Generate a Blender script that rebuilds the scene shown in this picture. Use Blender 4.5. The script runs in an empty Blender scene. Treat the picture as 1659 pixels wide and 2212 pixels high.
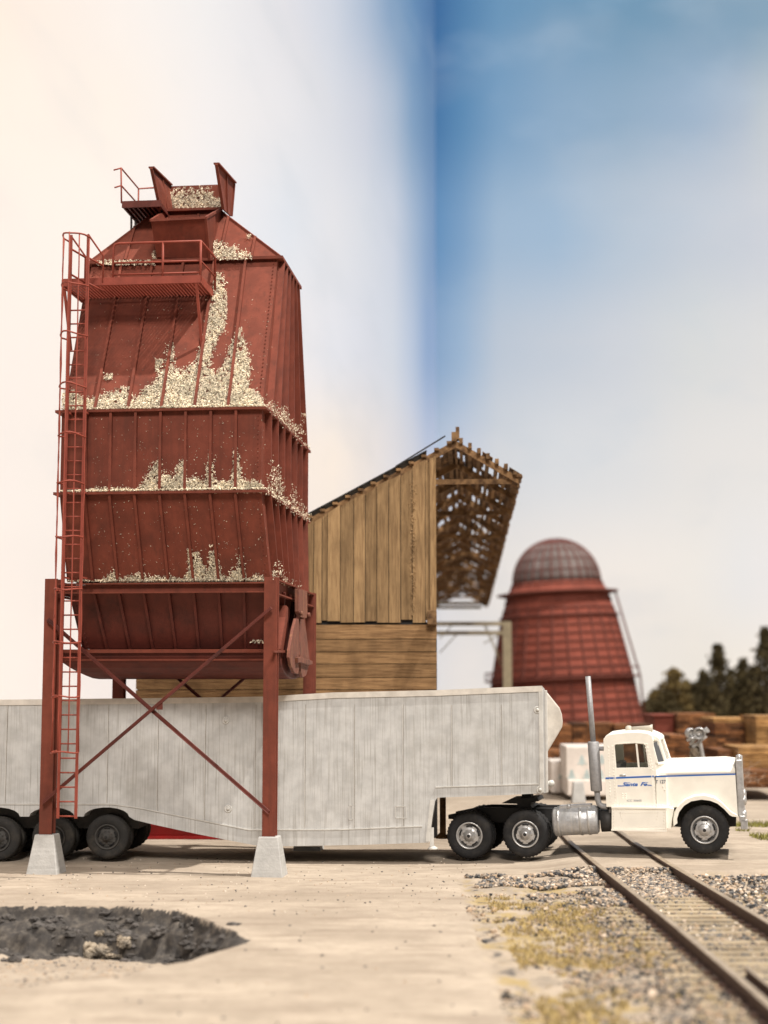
import bpy, bmesh, math, random
from mathutils import Vector, Matrix, noise
from mathutils.geometry import tessellate_polygon
R = math.radians
random.seed(7)
SC = bpy.context.scene
COL = SC.collection

# ------------------------------------------------------------------ camera
F = 3394.0; CX = 829.5; CY = 1106.0; EYE = 3.46; TH = math.atan(384 / 3394)
cd = bpy.data.cameras.new('camera'); cam = bpy.data.objects.new('camera', cd); COL.objects.link(cam)
cam.location = (0, 0, EYE); cam.rotation_euler = (math.pi / 2 + TH, 0, 0)
cd.sensor_fit = 'VERTICAL'; cd.sensor_height = 36; cd.sensor_width = 27; cd.lens = 36 * 3394 / 2212
cd.clip_start = 0.5; cd.clip_end = 1000
cd.dof.use_dof = True; cd.dof.focus_distance = 31.0; cd.dof.aperture_fstop = 0.34
SC.camera = cam
# ------------------------------------------------------------------ light
w = bpy.data.worlds.new('World'); SC.world = w; w.use_nodes = True
bg = w.node_tree.nodes['Background']; bg.inputs[0].default_value = (1.0, 0.95, 0.90, 1); bg.inputs[1].default_value = 0.22
def lamp(name, direction, dist, E, size, col, target=(-1, 33, 4)):
    d = Vector(direction).normalized()
    l = bpy.data.lights.new(name, 'AREA'); l.shape = 'DISK'; l.size = size; l.color = col
    l.energy = E * math.pi * dist * dist
    o = bpy.data.objects.new(name, l); COL.objects.link(o)
    o.location = Vector(target) - d * dist
    o.rotation_euler = d.to_track_quat('-Z', 'Y').to_euler()
lamp('ceiling_lamp', (-0.5, 0.15, -1.0), 240, 5.0, 5.0, (1.0, 0.93, 0.84))
lamp('front_fill', (-0.1, 1.0, -0.75), 240, 2.55, 60.0, (1.0, 0.92, 0.84))  # broad soft fill, added to brighten upright faces turned to the camera
SC.view_settings.view_transform = 'Standard'; SC.view_settings.look = 'None'
SC.view_settings.exposure = 0.06; SC.view_settings.gamma = 1.0
SC.view_settings.use_curve_mapping = False

# ------------------------------------------------------------------ helpers
def ray(px, py):
    xc = (px - CX) / F; yc = (CY - py) / F
    return Vector((xc, math.cos(TH) - math.sin(TH) * yc, math.sin(TH) + math.cos(TH) * yc))
EYEV = Vector((0, 0, EYE))
def at(px, py, D):
    r = ray(px, py); return EYEV + r * (D / r.y)
def gnd(px, py, z=0.0):
    r = ray(px, py); return EYEV + r * ((z - EYE) / r.z)

class Fr:
    """local frame of one thing: u right, v away, w up, turned by yaw (right end nearer)"""
    def __init__(s, px, D, yaw, z=0.0):
        p = at(px, 1490, D); s.o = Vector((p.x, D, z)); a = R(yaw); s.a = a
        s.U = Vector((math.cos(a), -math.sin(a), 0)); s.V = Vector((math.sin(a), math.cos(a), 0))
    def q(s, px, py, v=0.0):
        r = ray(px, py); t = (v - (EYEV - s.o).dot(s.V)) / r.dot(s.V)
        p = EYEV + r * t - s.o
        return (p.dot(s.U), p.z)
    def q3(s, px, py, v=0.0):
        u, z = s.q(px, py, v); return Vector((u, v, z))
    def loc(s, P):
        p = Vector(P) - s.o; return Vector((p.dot(s.U), p.dot(s.V), p.z))
    def lray(s, px, py):
        r = ray(px, py); return s.loc(EYEV), Vector((r.dot(s.U), r.dot(s.V), r.z))
    def hit(s, px, py, P, N):
        o, d = s.lray(px, py); t = (Vector(P) - o).dot(N) / d.dot(N); return o + d * t

def tag(o, label=None, cat=None, group=None, kind=None):
    if label: o['label'] = label
    if cat: o['category'] = cat
    if group: o['group'] = group
    if kind: o['kind'] = kind
    return o
def root(name, fr, label, cat, group=None, loc=None, rz=None):
    o = bpy.data.objects.new(name, None); COL.objects.link(o); o.empty_display_size = .2
    o.location = fr.o if loc is None else loc
    o.rotation_euler = (0, 0, -fr.a if rz is None else rz)
    return tag(o, label, cat, group)
def copy_tree(o, parent=None):
    c = o.copy(); COL.objects.link(c); c.parent = parent
    for ch in [x for x in COL.objects if x.parent is o]: copy_tree(ch, c)
    return c

class MB:
    def __init__(s): s.v = []; s.f = []; s.t = []; s.tint = .5; s.sm = []; s.smooth = False
    def face(s, idx): s.f.append(tuple(idx)); s.t.append(s.tint); s.sm.append(s.smooth)
    def add(s, vs, fs):
        b = len(s.v); s.v += [tuple(x) for x in vs]
        for f in fs: s.face([b + i for i in f])
    def box(s, x0, x1, y0, y1, z0, z1):
        s.add([(x0,y0,z0),(x1,y0,z0),(x1,y1,z0),(x0,y1,z0),(x0,y0,z1),(x1,y0,z1),(x1,y1,z1),(x0,y1,z1)],
              [(0,3,2,1),(4,5,6,7),(0,1,5,4),(1,2,6,5),(2,3,7,6),(3,0,4,7)])
    def hexa(s, p):  # 8 points bottom loop, top loop
        s.add(p, [(0,3,2,1),(4,5,6,7),(0,1,5,4),(1,2,6,5),(2,3,7,6),(3,0,4,7)])
    def bar(s, a, b, wx, wy, up=(0, 0, 1)):
        a = Vector(a); b = Vector(b); d = (b - a).normalized(); up = Vector(up)
        if abs(d.dot(up)) > .98: up = Vector((0, 1, 0))
        x = d.cross(up).normalized() * wx / 2; y = x.cross(d).normalized() * wy / 2
        s.hexa([a-x-y, a+x-y, a+x+y, a-x+y, b-x-y, b+x-y, b+x+y, b-x+y])
    def tube(s, pts, r, n=8, cap=True):
        pts = [Vector(p) for p in pts]; rr = r if isinstance(r, (list, tuple)) else [r] * len(pts)
        b = len(s.v); prevx = None
        for i, p in enumerate(pts):
            d = (pts[min(i+1, len(pts)-1)] - pts[max(i-1, 0)]).normalized()
            if prevx is None:
                up = Vector((0, 0, 1)) if abs(d.z) < .9 else Vector((0, 1, 0))
                x = d.cross(up).normalized()
            else: x = (prevx - d * prevx.dot(d)).normalized()
            prevx = x; y = d.cross(x)
            for k in range(n):
                a = 2 * math.pi * k / n; s.v.append(tuple(p + (x * math.cos(a) + y * math.sin(a)) * rr[i]))
        o = s.smooth; s.smooth = True
        for i in range(len(pts) - 1):
            for k in range(n):
                k2 = (k + 1) % n; s.face((b+i*n+k, b+i*n+k2, b+(i+1)*n+k2, b+(i+1)*n+k))
        s.smooth = o
        if cap:
            s.face([b + k for k in range(n)][::-1]); s.face([b + (len(pts)-1)*n + k for k in range(n)])
    def lathe(s, prof, axis='z', c=(0, 0, 0), n=32, smooth=True, flip=False, notch=None):
        """prof: (radius, height) list, revolved round axis through c"""
        b = len(s.v); c = Vector(c)
        for j, (r, h) in enumerate(prof):
            for k in range(n):
                a = 2 * math.pi * k / n; rr = r
                if notch and j in notch and k % 2: rr = r - notch[j]
                x, y = rr * math.cos(a), rr * math.sin(a)
                p = {'z': (x, y, h), 'y': (x, h, y), 'x': (h, x, y)}[axis]
                s.v.append(tuple(c + Vector(p)))
        o = s.smooth; s.smooth = smooth
        for j in range(len(prof) - 1):
            for k in range(n):
                k2 = (k + 1) % n; s.face((b+j*n+k, b+j*n+k2, b+(j+1)*n+k2, b+(j+1)*n+k))
        s.smooth = False
        s.face([b + k for k in range(n)][::-1]); s.face([b + (len(prof)-1)*n + k for k in range(n)])
        s.smooth = o
    def prism(s, loop, v0, v1, holes=(), fn=None):
        """loop in (u,w); extruded from v0 to v1"""
        loops = [list(loop)] + [list(h) for h in holes]
        tl = [[Vector((a, b_, 0)) for a, b_ in l] for l in loops]
        tris = tessellate_polygon(tl); flat = [p for l in loops for p in l]
        b = len(s.v); n = len(flat)
        fn = fn or (lambda u, v, w_: (u, v, w_))
        for p in flat: s.v.append(fn(p[0], v0, p[1]))
        for p in flat: s.v.append(fn(p[0], v1, p[1]))
        for t in tris:
            s.face((b+t[0], b+t[1], b+t[2])); s.face((b+n+t[2], b+n+t[1], b+n+t[0]))
        k = 0
        for l in loops:
            m = len(l)
            for i in range(m):
                j = (i + 1) % m; s.face((b+k+i, b+k+j, b+n+k+j, b+n+k+i))
            k += m
    def build(s, name, m, parent=None, bevel=0, seg=2):
        me = bpy.data.meshes.new(name); me.from_pydata(s.v, [], s.f); me.update()
        at_ = me.attributes.new('tint', 'FLOAT', 'FACE'); at_.data.foreach_set('value', s.t)
        me.polygons.foreach_set('use_smooth', s.sm)
        bm = bmesh.new(); bm.from_mesh(me); bmesh.ops.recalc_face_normals(bm, faces=bm.faces)
        bm.to_mesh(me); bm.free()
        me.materials.append(m)
        o = bpy.data.objects.new(name, me); COL.objects.link(o); o.parent = parent
        if bevel:
            bv = o.modifiers.new('bevel', 'BEVEL'); bv.width = bevel; bv.segments = seg; bv.limit_method = 'ANGLE'; bv.angle_limit = R(35)
        return o

def build_each(s, name, m, parent=None, bevel=0, seg=2):
    """one object for every connected piece"""
    p = list(range(len(s.v)))
    def find(i):
        while p[i] != i: p[i] = p[p[i]]; i = p[i]
        return i
    for f in s.f:
        a = find(f[0])
        for k in f[1:]: p[find(k)] = a
    gr = {}
    for i, f in enumerate(s.f): gr.setdefault(find(f[0]), []).append(i)
    out = []
    for fl in gr.values():
        q_ = MB(); mp = {}
        for i in fl:
            for k in s.f[i]:
                if k not in mp: mp[k] = len(q_.v); q_.v.append(s.v[k])
            q_.f.append(tuple(mp[k] for k in s.f[i])); q_.t.append(s.t[i]); q_.sm.append(s.sm[i])
        out.append(q_.build(name, m, parent, bevel, seg))
    return out
MB.build_each = build_each
def nt(m): return m.node_tree.nodes, m.node_tree.links
def mix_rgb(N, L, fac, a, b, mode='MIX'):
    n = N.new('ShaderNodeMix'); n.data_type = 'RGBA'; n.blend_type = mode
    for s_, val in ((0, fac), (6, a), (7, b)):
        if hasattr(val, 'is_output') or isinstance(val, bpy.types.NodeSocket): L.new(val, n.inputs[s_])
        else: n.inputs[s_].default_value = val if s_ == 0 else (*val, 1)
    return n.outputs[2]
def ramp(N, L, src, a, b, lo=0.0, hi=1.0):
    n = N.new('ShaderNodeMapRange'); L.new(src, n.inputs[0]); n.inputs[1].default_value = a; n.inputs[2].default_value = b
    n.inputs[3].default_value = lo; n.inputs[4].default_value = hi; n.interpolation_type = 'SMOOTHSTEP'; return n.outputs[0]
def noise_tex(N, L, scale, stretch=(1, 1, 1), detail=4, rough=.55, coord='Object', off=(0, 0, 0)):
    tc = N.new('ShaderNodeTexCoord'); mp = N.new('ShaderNodeMapping'); mp.inputs[3].default_value = stretch; mp.inputs[1].default_value = off
    L.new(tc.outputs[coord], mp.inputs[0]); n = N.new('ShaderNodeTexNoise')
    n.inputs['Scale'].default_value = scale; n.inputs['Detail'].default_value = detail; n.inputs['Roughness'].default_value = rough
    L.new(mp.outputs[0], n.inputs[0]); return n.outputs[0]
def material(name, col, rough=.6, metal=0, dirt=None, dirt_amt=.4, dscale=1.2, streak=None, streak_amt=.4, sstr=(6, 6, .4),
             bump=.15, bscale=18, tint=0.0, fine=.12, wear=None, spec=.5):
    m = bpy.data.materials.new(name); m.use_nodes = True; N, L = nt(m); bs = N['Principled BSDF']
    bs.inputs['Roughness'].default_value = rough; bs.inputs['Metallic'].default_value = metal
    bs.inputs['Specular IOR Level'].default_value = spec
    c = mix_rgb(N, L, ramp(N, L, noise_tex(N, L, dscale * 3), .3, .7), [x * (1 - fine) for x in col], [min(1, x * (1 + fine)) for x in col])
    if dirt: c = mix_rgb(N, L, ramp(N, L, noise_tex(N, L, dscale, detail=6, rough=.65), .45, .75, 0, dirt_amt), c, dirt)
    if streak: c = mix_rgb(N, L, ramp(N, L, noise_tex(N, L, 1.6, sstr, 5, .6), .48, .72, 0, streak_amt), c, streak)
    if wear: c = mix_rgb(N, L, ramp(N, L, noise_tex(N, L, 9, detail=5, rough=.7), .62, .70, 0, .7), c, wear)
    if tint:
        a = N.new('ShaderNodeAttribute'); a.attribute_name = 'tint'
        hs = N.new('ShaderNodeHueSaturation'); L.new(c, hs.inputs['Color'])
        mr = N.new('ShaderNodeMapRange'); L.new(a.outputs['Fac'], mr.inputs[0]); mr.inputs[3].default_value = 1 - tint; mr.inputs[4].default_value = 1 + tint
        L.new(mr.outputs[0], hs.inputs['Value']); c = hs.outputs[0]
    L.new(c, bs.inputs['Base Color'])
    if bump:
        bp = N.new('ShaderNodeBump'); bp.inputs['Strength'].default_value = bump; bp.inputs['Distance'].default_value = .03
        L.new(noise_tex(N, L, bscale, detail=5, rough=.65), bp.inputs['Height']); L.new(bp.outputs[0], bs.inputs['Normal'])
    return m
def wood(name, col, dark, grain=(1, 1, .06), rough=.8, tint=.25, bump=.5):
    m = bpy.data.materials.new(name); m.use_nodes = True; N, L = nt(m); bs = N['Principled BSDF']; bs.inputs['Roughness'].default_value = rough
    bs.inputs['Specular IOR Level'].default_value = .25
    g = noise_tex(N, L, 26, grain, 6, .65); g2 = noise_tex(N, L, 2.2, (1, 1, .5), 4, .6)
    c = mix_rgb(N, L, ramp(N, L, g, .38, .68), col, dark)
    c = mix_rgb(N, L, ramp(N, L, g2, .4, .7, 0, .45), c, [x * .6 for x in dark])
    a = N.new('ShaderNodeAttribute'); a.attribute_name = 'tint'
    hs = N.new('ShaderNodeHueSaturation'); L.new(c, hs.inputs['Color'])
    mr = N.new('ShaderNodeMapRange'); L.new(a.outputs['Fac'], mr.inputs[0]); mr.inputs[3].default_value = 1 - tint; mr.inputs[4].default_value = 1 + tint
    L.new(mr.outputs[0], hs.inputs['Value']); L.new(hs.outputs[0], bs.inputs['Base Color'])
    bp = N.new('ShaderNodeBump'); bp.inputs['Strength'].default_value = bump; bp.inputs['Distance'].default_value = .03
    L.new(g, bp.inputs['Height']); L.new(bp.outputs[0], bs.inputs['Normal'])
    return m

RED = (.18, .046, .028)
M = {}
M['red'] = material('oxide_red_paint', RED, .7, spec=.22, dirt=(.085, .026, .018), dirt_amt=.6, dscale=1.3, streak=(.11, .034, .022), streak_amt=.6, bump=.25, bscale=60, wear=None)
M['red_rust'] = material('rusty_red_paint', (.17, .055, .035), .75, dirt=(.05, .022, .016), dirt_amt=.7, dscale=2.6, streak=(.30, .14, .07), streak_amt=.6, bump=.6, bscale=30)
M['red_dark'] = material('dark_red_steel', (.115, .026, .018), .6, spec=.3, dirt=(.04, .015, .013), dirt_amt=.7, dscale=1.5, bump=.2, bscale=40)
M['rail_red'] = material('handrail_red', (.26, .055, .035), .6, spec=.3, bump=.15, bscale=50)
M['chip'] = material('wood_shaving', (.64, .57, .44), .8, tint=.6, bump=0, fine=.2, spec=.2)
M['alu'] = material('weathered_aluminium_paint', (.50, .505, .50), .55, dirt=(.33, .32, .29), dirt_amt=.38, dscale=1.1, streak=(.24, .225, .20), streak_amt=.6, sstr=(20, 20, .5), spec=.3, bump=.12, bscale=40)
M['alu_pale'] = material('pale_grey_paint', (.55, .545, .52), .5, dirt=(.36, .33, .28), dirt_amt=.4, dscale=1.5, streak=(.3, .28, .24), streak_amt=.3, bump=.1, bscale=40)
M['white'] = material('cream_white_paint', (.88, .85, .77), .38, dirt=(.7, .66, .58), dirt_amt=.25, dscale=1.6, bump=.06, bscale=30, fine=.03)
M['cream'] = material('dusty_cream_paint', (.60, .565, .51), .55, dirt=(.40, .36, .30), dirt_amt=.45, dscale=1.3, bump=.1)
M['black'] = material('black_chassis', (.012, .012, .013), .6, dirt=(.05, .045, .04), dirt_amt=.4, bump=.2)
M['rubber'] = material('tyre_rubber', (.016, .016, .017), .75, dirt=(.09, .08, .068), dirt_amt=.35, dscale=3.5, bump=.25, bscale=30, spec=.3)
M['rubber_dusty'] = material('dusty_tyre_rubber', (.028, .027, .026), .85, dirt=(.11, .095, .075), dirt_amt=.5, dscale=2.5, bump=.25, bscale=30, spec=.3)
M['silver'] = material('silver_paint', (.50, .50, .50), .35, metal=.55, dirt=(.22, .2, .18), dirt_amt=.4, dscale=4, bump=.2, bscale=30)
M['silver_dull'] = material('dull_silver_paint', (.44, .45, .47), .4, metal=.35, dirt=(.18, .17, .15), dirt_amt=.65, dscale=3, streak=(.62, .6, .55), streak_amt=.4, sstr=(14, 3, 1), bump=.3, bscale=24)
M['galv'] = material('grey_pipe_paint', (.30, .30, .31), .5, metal=.2, dirt=(.2, .2, .2), dirt_amt=.4, dscale=4, bump=.25, bscale=40)
M['hubdark'] = material('dirty_hub', (.05, .048, .045), .7, dirt=(.12, .1, .085), dirt_amt=.5, dscale=5, bump=.3)
M['concrete'] = material('grey_cast_concrete', (.42, .42, .41), .7, dirt=(.32, .31, .29), dirt_amt=.4, streak=(.55, .55, .54), streak_amt=.5, sstr=(.6, .6, 14), bump=.3, bscale=20)
M['plank'] = wood('weathered_plank', (.37, .24, .118), (.22, .135, .065), tint=.2)
M['board'] = wood('horizontal_board', (.33, .195, .09), (.18, .10, .045), (.06, 1, 1), tint=.12)
M['beam'] = wood('old_timber', (.28, .165, .078), (.085, .045, .022), (.2, .06, .2))
M['shingle'] = wood('roof_shingle', (.20, .11, .05), (.08, .042, .02), (1, .1, 1), tint=.5)
M['tarpaper'] = material('tar_paper', (.02, .02, .022), .8, dirt=(.07, .06, .05), dirt_amt=.4)
M['lumber'] = wood('stacked_lumber', (.235, .10, .038), (.055, .022, .010), (.1, .1, 1), tint=.6, bump=.3)
M['lumber_y'] = wood('fresh_yellow_lumber', (.44, .255, .10), (.20, .10, .035), (.1, .1, 1), tint=.25, bump=.3)
M['wrap'] = material('white_wrap', (.68, .62, .57), .5, dirt=(.5, .46, .42), dirt_amt=.4, dscale=.6, bump=.1, bscale=6)
M['mark'] = material('blue_green_mark', (.42, .50, .50), .6, bump=0)
M['blue'] = material('blue_stripe', (.03, .13, .45), .5, bump=0, fine=.05)
M['ink'] = material('grey_ink', (.16, .18, .22), .6, bump=0)
M['burner'] = material('burner_plate', (.185, .050, .034), .8, spec=.15, dirt=(.085, .026, .020), dirt_amt=.6, dscale=.5, tint=.12, bump=.2, bscale=5)
M['burner_dark'] = material('burner_rib', (.115, .036, .027), .7, bump=.1, spec=.2)
M['screen_frame'] = material('screen_frame_paint', (.10, .028, .02), .6, bump=.1)
M['screen'] = material('spark_screen', (.10, .075, .07), .7, dirt=(.22, .19, .185), dirt_amt=.6, dscale=.5, bump=.2)
M['pipe'] = material('olive_pipe', (.23, .19, .12), .6, dirt=(.12, .10, .06), dirt_amt=.5, bump=.2)
M['rail'] = material('rusty_rail', (.085, .045, .032), .65, dirt=(.16, .10, .07), dirt_amt=.5, dscale=3, bump=.3, bscale=30)
M['railhead'] = material('worn_rail_head', (.36, .29, .21), .45, metal=.3, dirt=(.12, .08, .05), dirt_amt=.6, dscale=2.5, bump=.2, bscale=30)
M['tie'] = wood('bleached_sleeper', (.35, .285, .195), (.24, .19, .13), (.08, 1, 1), tint=.25, bump=.4)
M['grass'] = material('dry_grass_blade', (.42, .32, .14), .8, tint=.5, bump=0, spec=.2)
M['grass_g'] = material('green_grass_blade', (.20, .19, .05), .8, tint=.5, bump=0, spec=.2)
M['redbeam'] = material('bright_red_paint', (.36, .012, .014), .5, dirt=(.12, .02, .02), dirt_amt=.4, bump=.1)
M['leaf'] = material('conifer_foliage', (.055, .042, .018), .85, tint=.6, bump=0, spec=.2)
M['leaf2'] = material('olive_foliage', (.12, .085, .032), .85, tint=.6, bump=0, spec=.2)
M['bark'] = material('bark', (.07, .05, .035), .9, bump=.4)
M['twig'] = material('bleached_twig', (.36, .26, .19), .8, bump=.2)
M['clump'] = material('light_stone', (.27, .225, .17), .9, dirt=(.08, .075, .07), dirt_amt=.8, dscale=3.5, tint=.4, bump=.6, bscale=16)
M['asphalt'] = material('broken_dark_crust', (.075, .068, .064), .9, dirt=(.15, .13, .11), dirt_amt=.4, dscale=4, tint=.4, bump=.8, bscale=12)
M['horn'] = material('beige_horn', (.50, .46, .39), .5)
M['seam_dark'] = material('seam_brown', (.16, .13, .10), .8)
M['seat'] = material('cab_interior', (.13, .12, .115), .7, bump=.1)
def glass_mat():
    m = bpy.data.materials.new('cab_glass'); m.use_nodes = True; N, L = nt(m)
    for n in list(N):
        if n.type != 'OUTPUT_MATERIAL': N.remove(n)
    out = N['Material Output']; t = N.new('ShaderNodeBsdfTransparent'); t.inputs[0].default_value = (.80, .82, .80, 1)
    g = N.new('ShaderNodeBsdfGlossy'); g.inputs['Roughness'].default_value = .08; mx = N.new('ShaderNodeMixShader'); fr = N.new('ShaderNodeFresnel'); fr.inputs[0].default_value = 1.5
    L.new(fr.outputs[0], mx.inputs[0]); L.new(t.outputs[0], mx.inputs[1]); L.new(g.outputs[0], mx.inputs[2]); L.new(mx.outputs[0], out.inputs[0]); return m
M['glass'] = glass_mat()
def stone_mat():
    m = bpy.data.materials.new('ballast_stone'); m.use_nodes = True; N, L = nt(m); bs = N['Principled BSDF']; bs.inputs['Roughness'].default_value = .85
    a = N.new('ShaderNodeAttribute'); a.attribute_name = 'tint'; cr = N.new('ShaderNodeValToRGB'); L.new(a.outputs['Fac'], cr.inputs[0])
    e = cr.color_ramp.elements; e[0].position = 0; e[0].color = (.02, .021, .024, 1); e[1].position = 1; e[1].color = (.66, .58, .49, 1)
    for p, c in ((.3, (.055, .055, .058, 1)), (.5, (.16, .155, .15, 1)), (.72, (.33, .27, .21, 1)), (.85, (.40, .28, .18, 1))):
        x = e.new(p); x.color = c
    L.new(cr.outputs[0], bs.inputs['Base Color']); return m
M['stone'] = stone_mat()

# ------------------------------------------------------------------ backdrop: two flat printed boards meeting in a corner
CORN = at(945, 1490, 140.0); LEFT = Vector((-17.5, 24.0, 0)); 
def backdrop():
    C0 = Vector((CORN.x, 140.0, 0)); A = Vector((-18.2, 24.0, 0)); d = (C0 - A); dn = d.normalized(); pn = Vector((dn.y, -dn.x, 0))
    B = C0 + pn * 75
    z0, z1 = -1.5, 95
    # control colours of the print (linear), rows top->bottom sampled by elevation, columns along each board
    S = lambda r, g, b: tuple(((c / 255 + .055) / 1.055) ** 2.4 if c > 10 else c / 3294 for c in (r, g, b))
    # left board by px column (0..945) at rows py 0,550,1000,1500
    W = S(251, 240, 229)
    Lc = [(-400, [S(255,238,222)]*7), (0, [S(254,238,222), S(254,240,226), S(252,240,228), W, W, W, W]),
          (250, [S(248,240,232), S(250,240,228), S(250,240,230), S(248,238,228), W, S(248,238,228), S(246,237,230)]),
          (450, [S(236,234,232), S(239,235,232), S(236,234,234), S(240,234,230), S(246,236,226), S(246,236,226), S(242,232,226)]),
          (620, [S(222,222,226), S(228,227,228), S(222,226,231), S(234,231,230), S(247,236,224), S(246,234,222), S(236,226,220)]),
          (720, [S(206,211,220), S(216,218,223), S(225,225,227), S(226,227,231), S(248,235,220), S(240,229,219), S(230,222,218)]),
          (790, [S(176,190,208), S(204,208,217), S(216,219,224), S(217,220,227), S(236,227,219), S(230,222,217), S(226,219,218)]),
          (850, [S(130,160,190), S(178,191,207), S(206,211,220), S(210,215,222), S(222,219,220), S(222,216,215), S(222,216,216)]),
          (890, [S(108,146,182), S(134,163,191), S(172,188,207), S(186,198,215), S(208,210,218), S(216,213,216), S(220,215,216)]),
          (922, [S(92,132,173), S(114,148,181), S(142,168,196), S(148,171,201), S(188,196,213), S(208,208,214), S(218,214,216)]),
          (945, [S(84,125,167), S(108,144,180), S(130,158,189), S(156,176,202), S(192,199,212), S(209,209,214), S(218,214,216)])]
    Rc = [(945, [S(62,108,157), S(74,120,165), S(104,144,183), S(138,163,192), S(179,188,204), S(211,208,211), S(221,216,216)]),
          (1000, [S(82,127,168), S(92,136,175), S(124,156,189), S(154,175,199), S(192,196,208), S(218,212,211), S(226,219,217)]),
          (1075, [S(104,144,178), S(120,154,186), S(158,178,200), S(184,191,203), S(204,204,208), S(222,215,212), S(228,221,219)]),
          (1200, [S(110,146,176), S(136,162,188), S(156,177,200), S(190,194,204), S(208,208,212), S(228,220,216), S(228,221,219)]),
          (1350, [S(106,142,170), S(140,163,186), S(172,184,200), S(196,198,206), S(210,209,212), S(230,222,218), S(227,222,220)]),
          (1500, [S(112,144,170), S(150,168,190), S(184,190,202), S(204,204,206), S(216,212,212), S(227,221,218), S(230,223,217)]),
          (1600, [S(114,145,170), S(164,175,192), S(188,192,203), S(206,205,208), S(217,213,213), S(222,219,221), S(236,227,219)]),
          (1659, [S(116,146,170), S(176,183,192), S(192,194,204), S(208,206,208), S(218,214,214), S(224,220,222), S(238,228,220)]),
          (2600, [S(116,146,170), S(150,168,190), S(192,194,204), S(208,206,208), S(218,214,214), S(224,220,222), S(238,228,220)])]
    rows = [0, 250, 500, 750, 1000, 1250, 1500]
    def samp(T, px, py):
        xs = [t[0] for t in T]; px = min(max(px, xs[0]), xs[-1]); i = 0
        while i < len(xs) - 2 and px > xs[i + 1]: i += 1
        fx = (px - xs[i]) / (xs[i+1] - xs[i]); py = min(max(py, 0), 1500); j = 0
        while j < 5 and py > rows[j + 1]: j += 1
        fy = (py - rows[j]) / (rows[j+1] - rows[j]); fy = fy * fy * (3 - 2 * fy)
        c = []
        for k in range(3):
            a = T[i][1][j][k] * (1-fx) + T[i+1][1][j][k] * fx; b = T[i][1][j+1][k] * (1-fx) + T[i+1][1][j+1][k] * fx
            c.append(a * (1-fy) + b * fy)
        return c
    def proj(P):
        q = P - EYEV; f = Vector((0, math.cos(TH), math.sin(TH))); u = Vector((0, -math.sin(TH), math.cos(TH)))
        zc = max(q.dot(f), 1); return CX + F * q.x / zc, CY - F * q.dot(u) / zc
    vs = []; fs = []; cols = []
    NX, NZ = 150, 70
    for side, (P0, P1, T, gain) in enumerate(((A, C0, Lc, GL), (C0, B, Rc, GR))):
        b = len(vs)
        for i in range(NX + 1):
            t = i / NX
            if side == 0: t = 1 - (1 - t) ** 1.0
            for j in range(NZ + 1):
                z = z0 + (z1 - z0) * (j / NZ) ** 1.3; P = P0.lerp(P1, t); P = Vector((P.x, P.y, z))
                vs.append(P[:]); px, py = proj(P); c = samp(T, px, py); cols.append([min(.97, c[k] * gain[k] * (1 + (.22, .17)[side] * min(1, max(0, py) / 1100))) for k in range(3)])
        for i in range(NX):
            for j in range(NZ):
                a = b + i * (NZ + 1) + j; fs.append((a, a + NZ + 1, a + NZ + 2, a + 1))
    me = bpy.data.meshes.new('sky'); me.from_pydata(vs, [], fs)
    ca = me.color_attributes.new('print', 'FLOAT_COLOR', 'POINT'); ca.data.foreach_set('color', [x for c in cols for x in (*c, 1)])
    for p in me.polygons: p.use_smooth = False
    m = bpy.data.materials.new('printed_sky_board'); m.use_nodes = True; N, L = nt(m); bs = N['Principled BSDF']
    bs.inputs['Roughness'].default_value = .9; bs.inputs['Specular IOR Level'].default_value = .15
    a = N.new('ShaderNodeVertexColor'); a.layer_name = 'print'
    n1 = noise_tex(N, L, .045, (1, .45, 1.5), 4, .45, off=(3, 0, 1)); n2 = noise_tex(N, L, .12, (1, .5, 1.6), 5, .5)
    c = mix_rgb(N, L, ramp(N, L, n1, .50, .70, 0, .13), a.outputs[0], (.50, .50, .52))
    c = mix_rgb(N, L, ramp(N, L, n2, .50, .72, 0, .13), c, (.30, .39, .50))
    L.new(c, bs.inputs['Base Color'])
    me.materials.append(m); o = bpy.data.objects.new('sky', me); COL.objects.link(o); tag(o, kind='structure'); tag(o, 'painted sky board with pale clouds, folded at an upright corner')
GL = (.665, .715, .80); GR = (.635, .695, .735)
backdrop()

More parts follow.
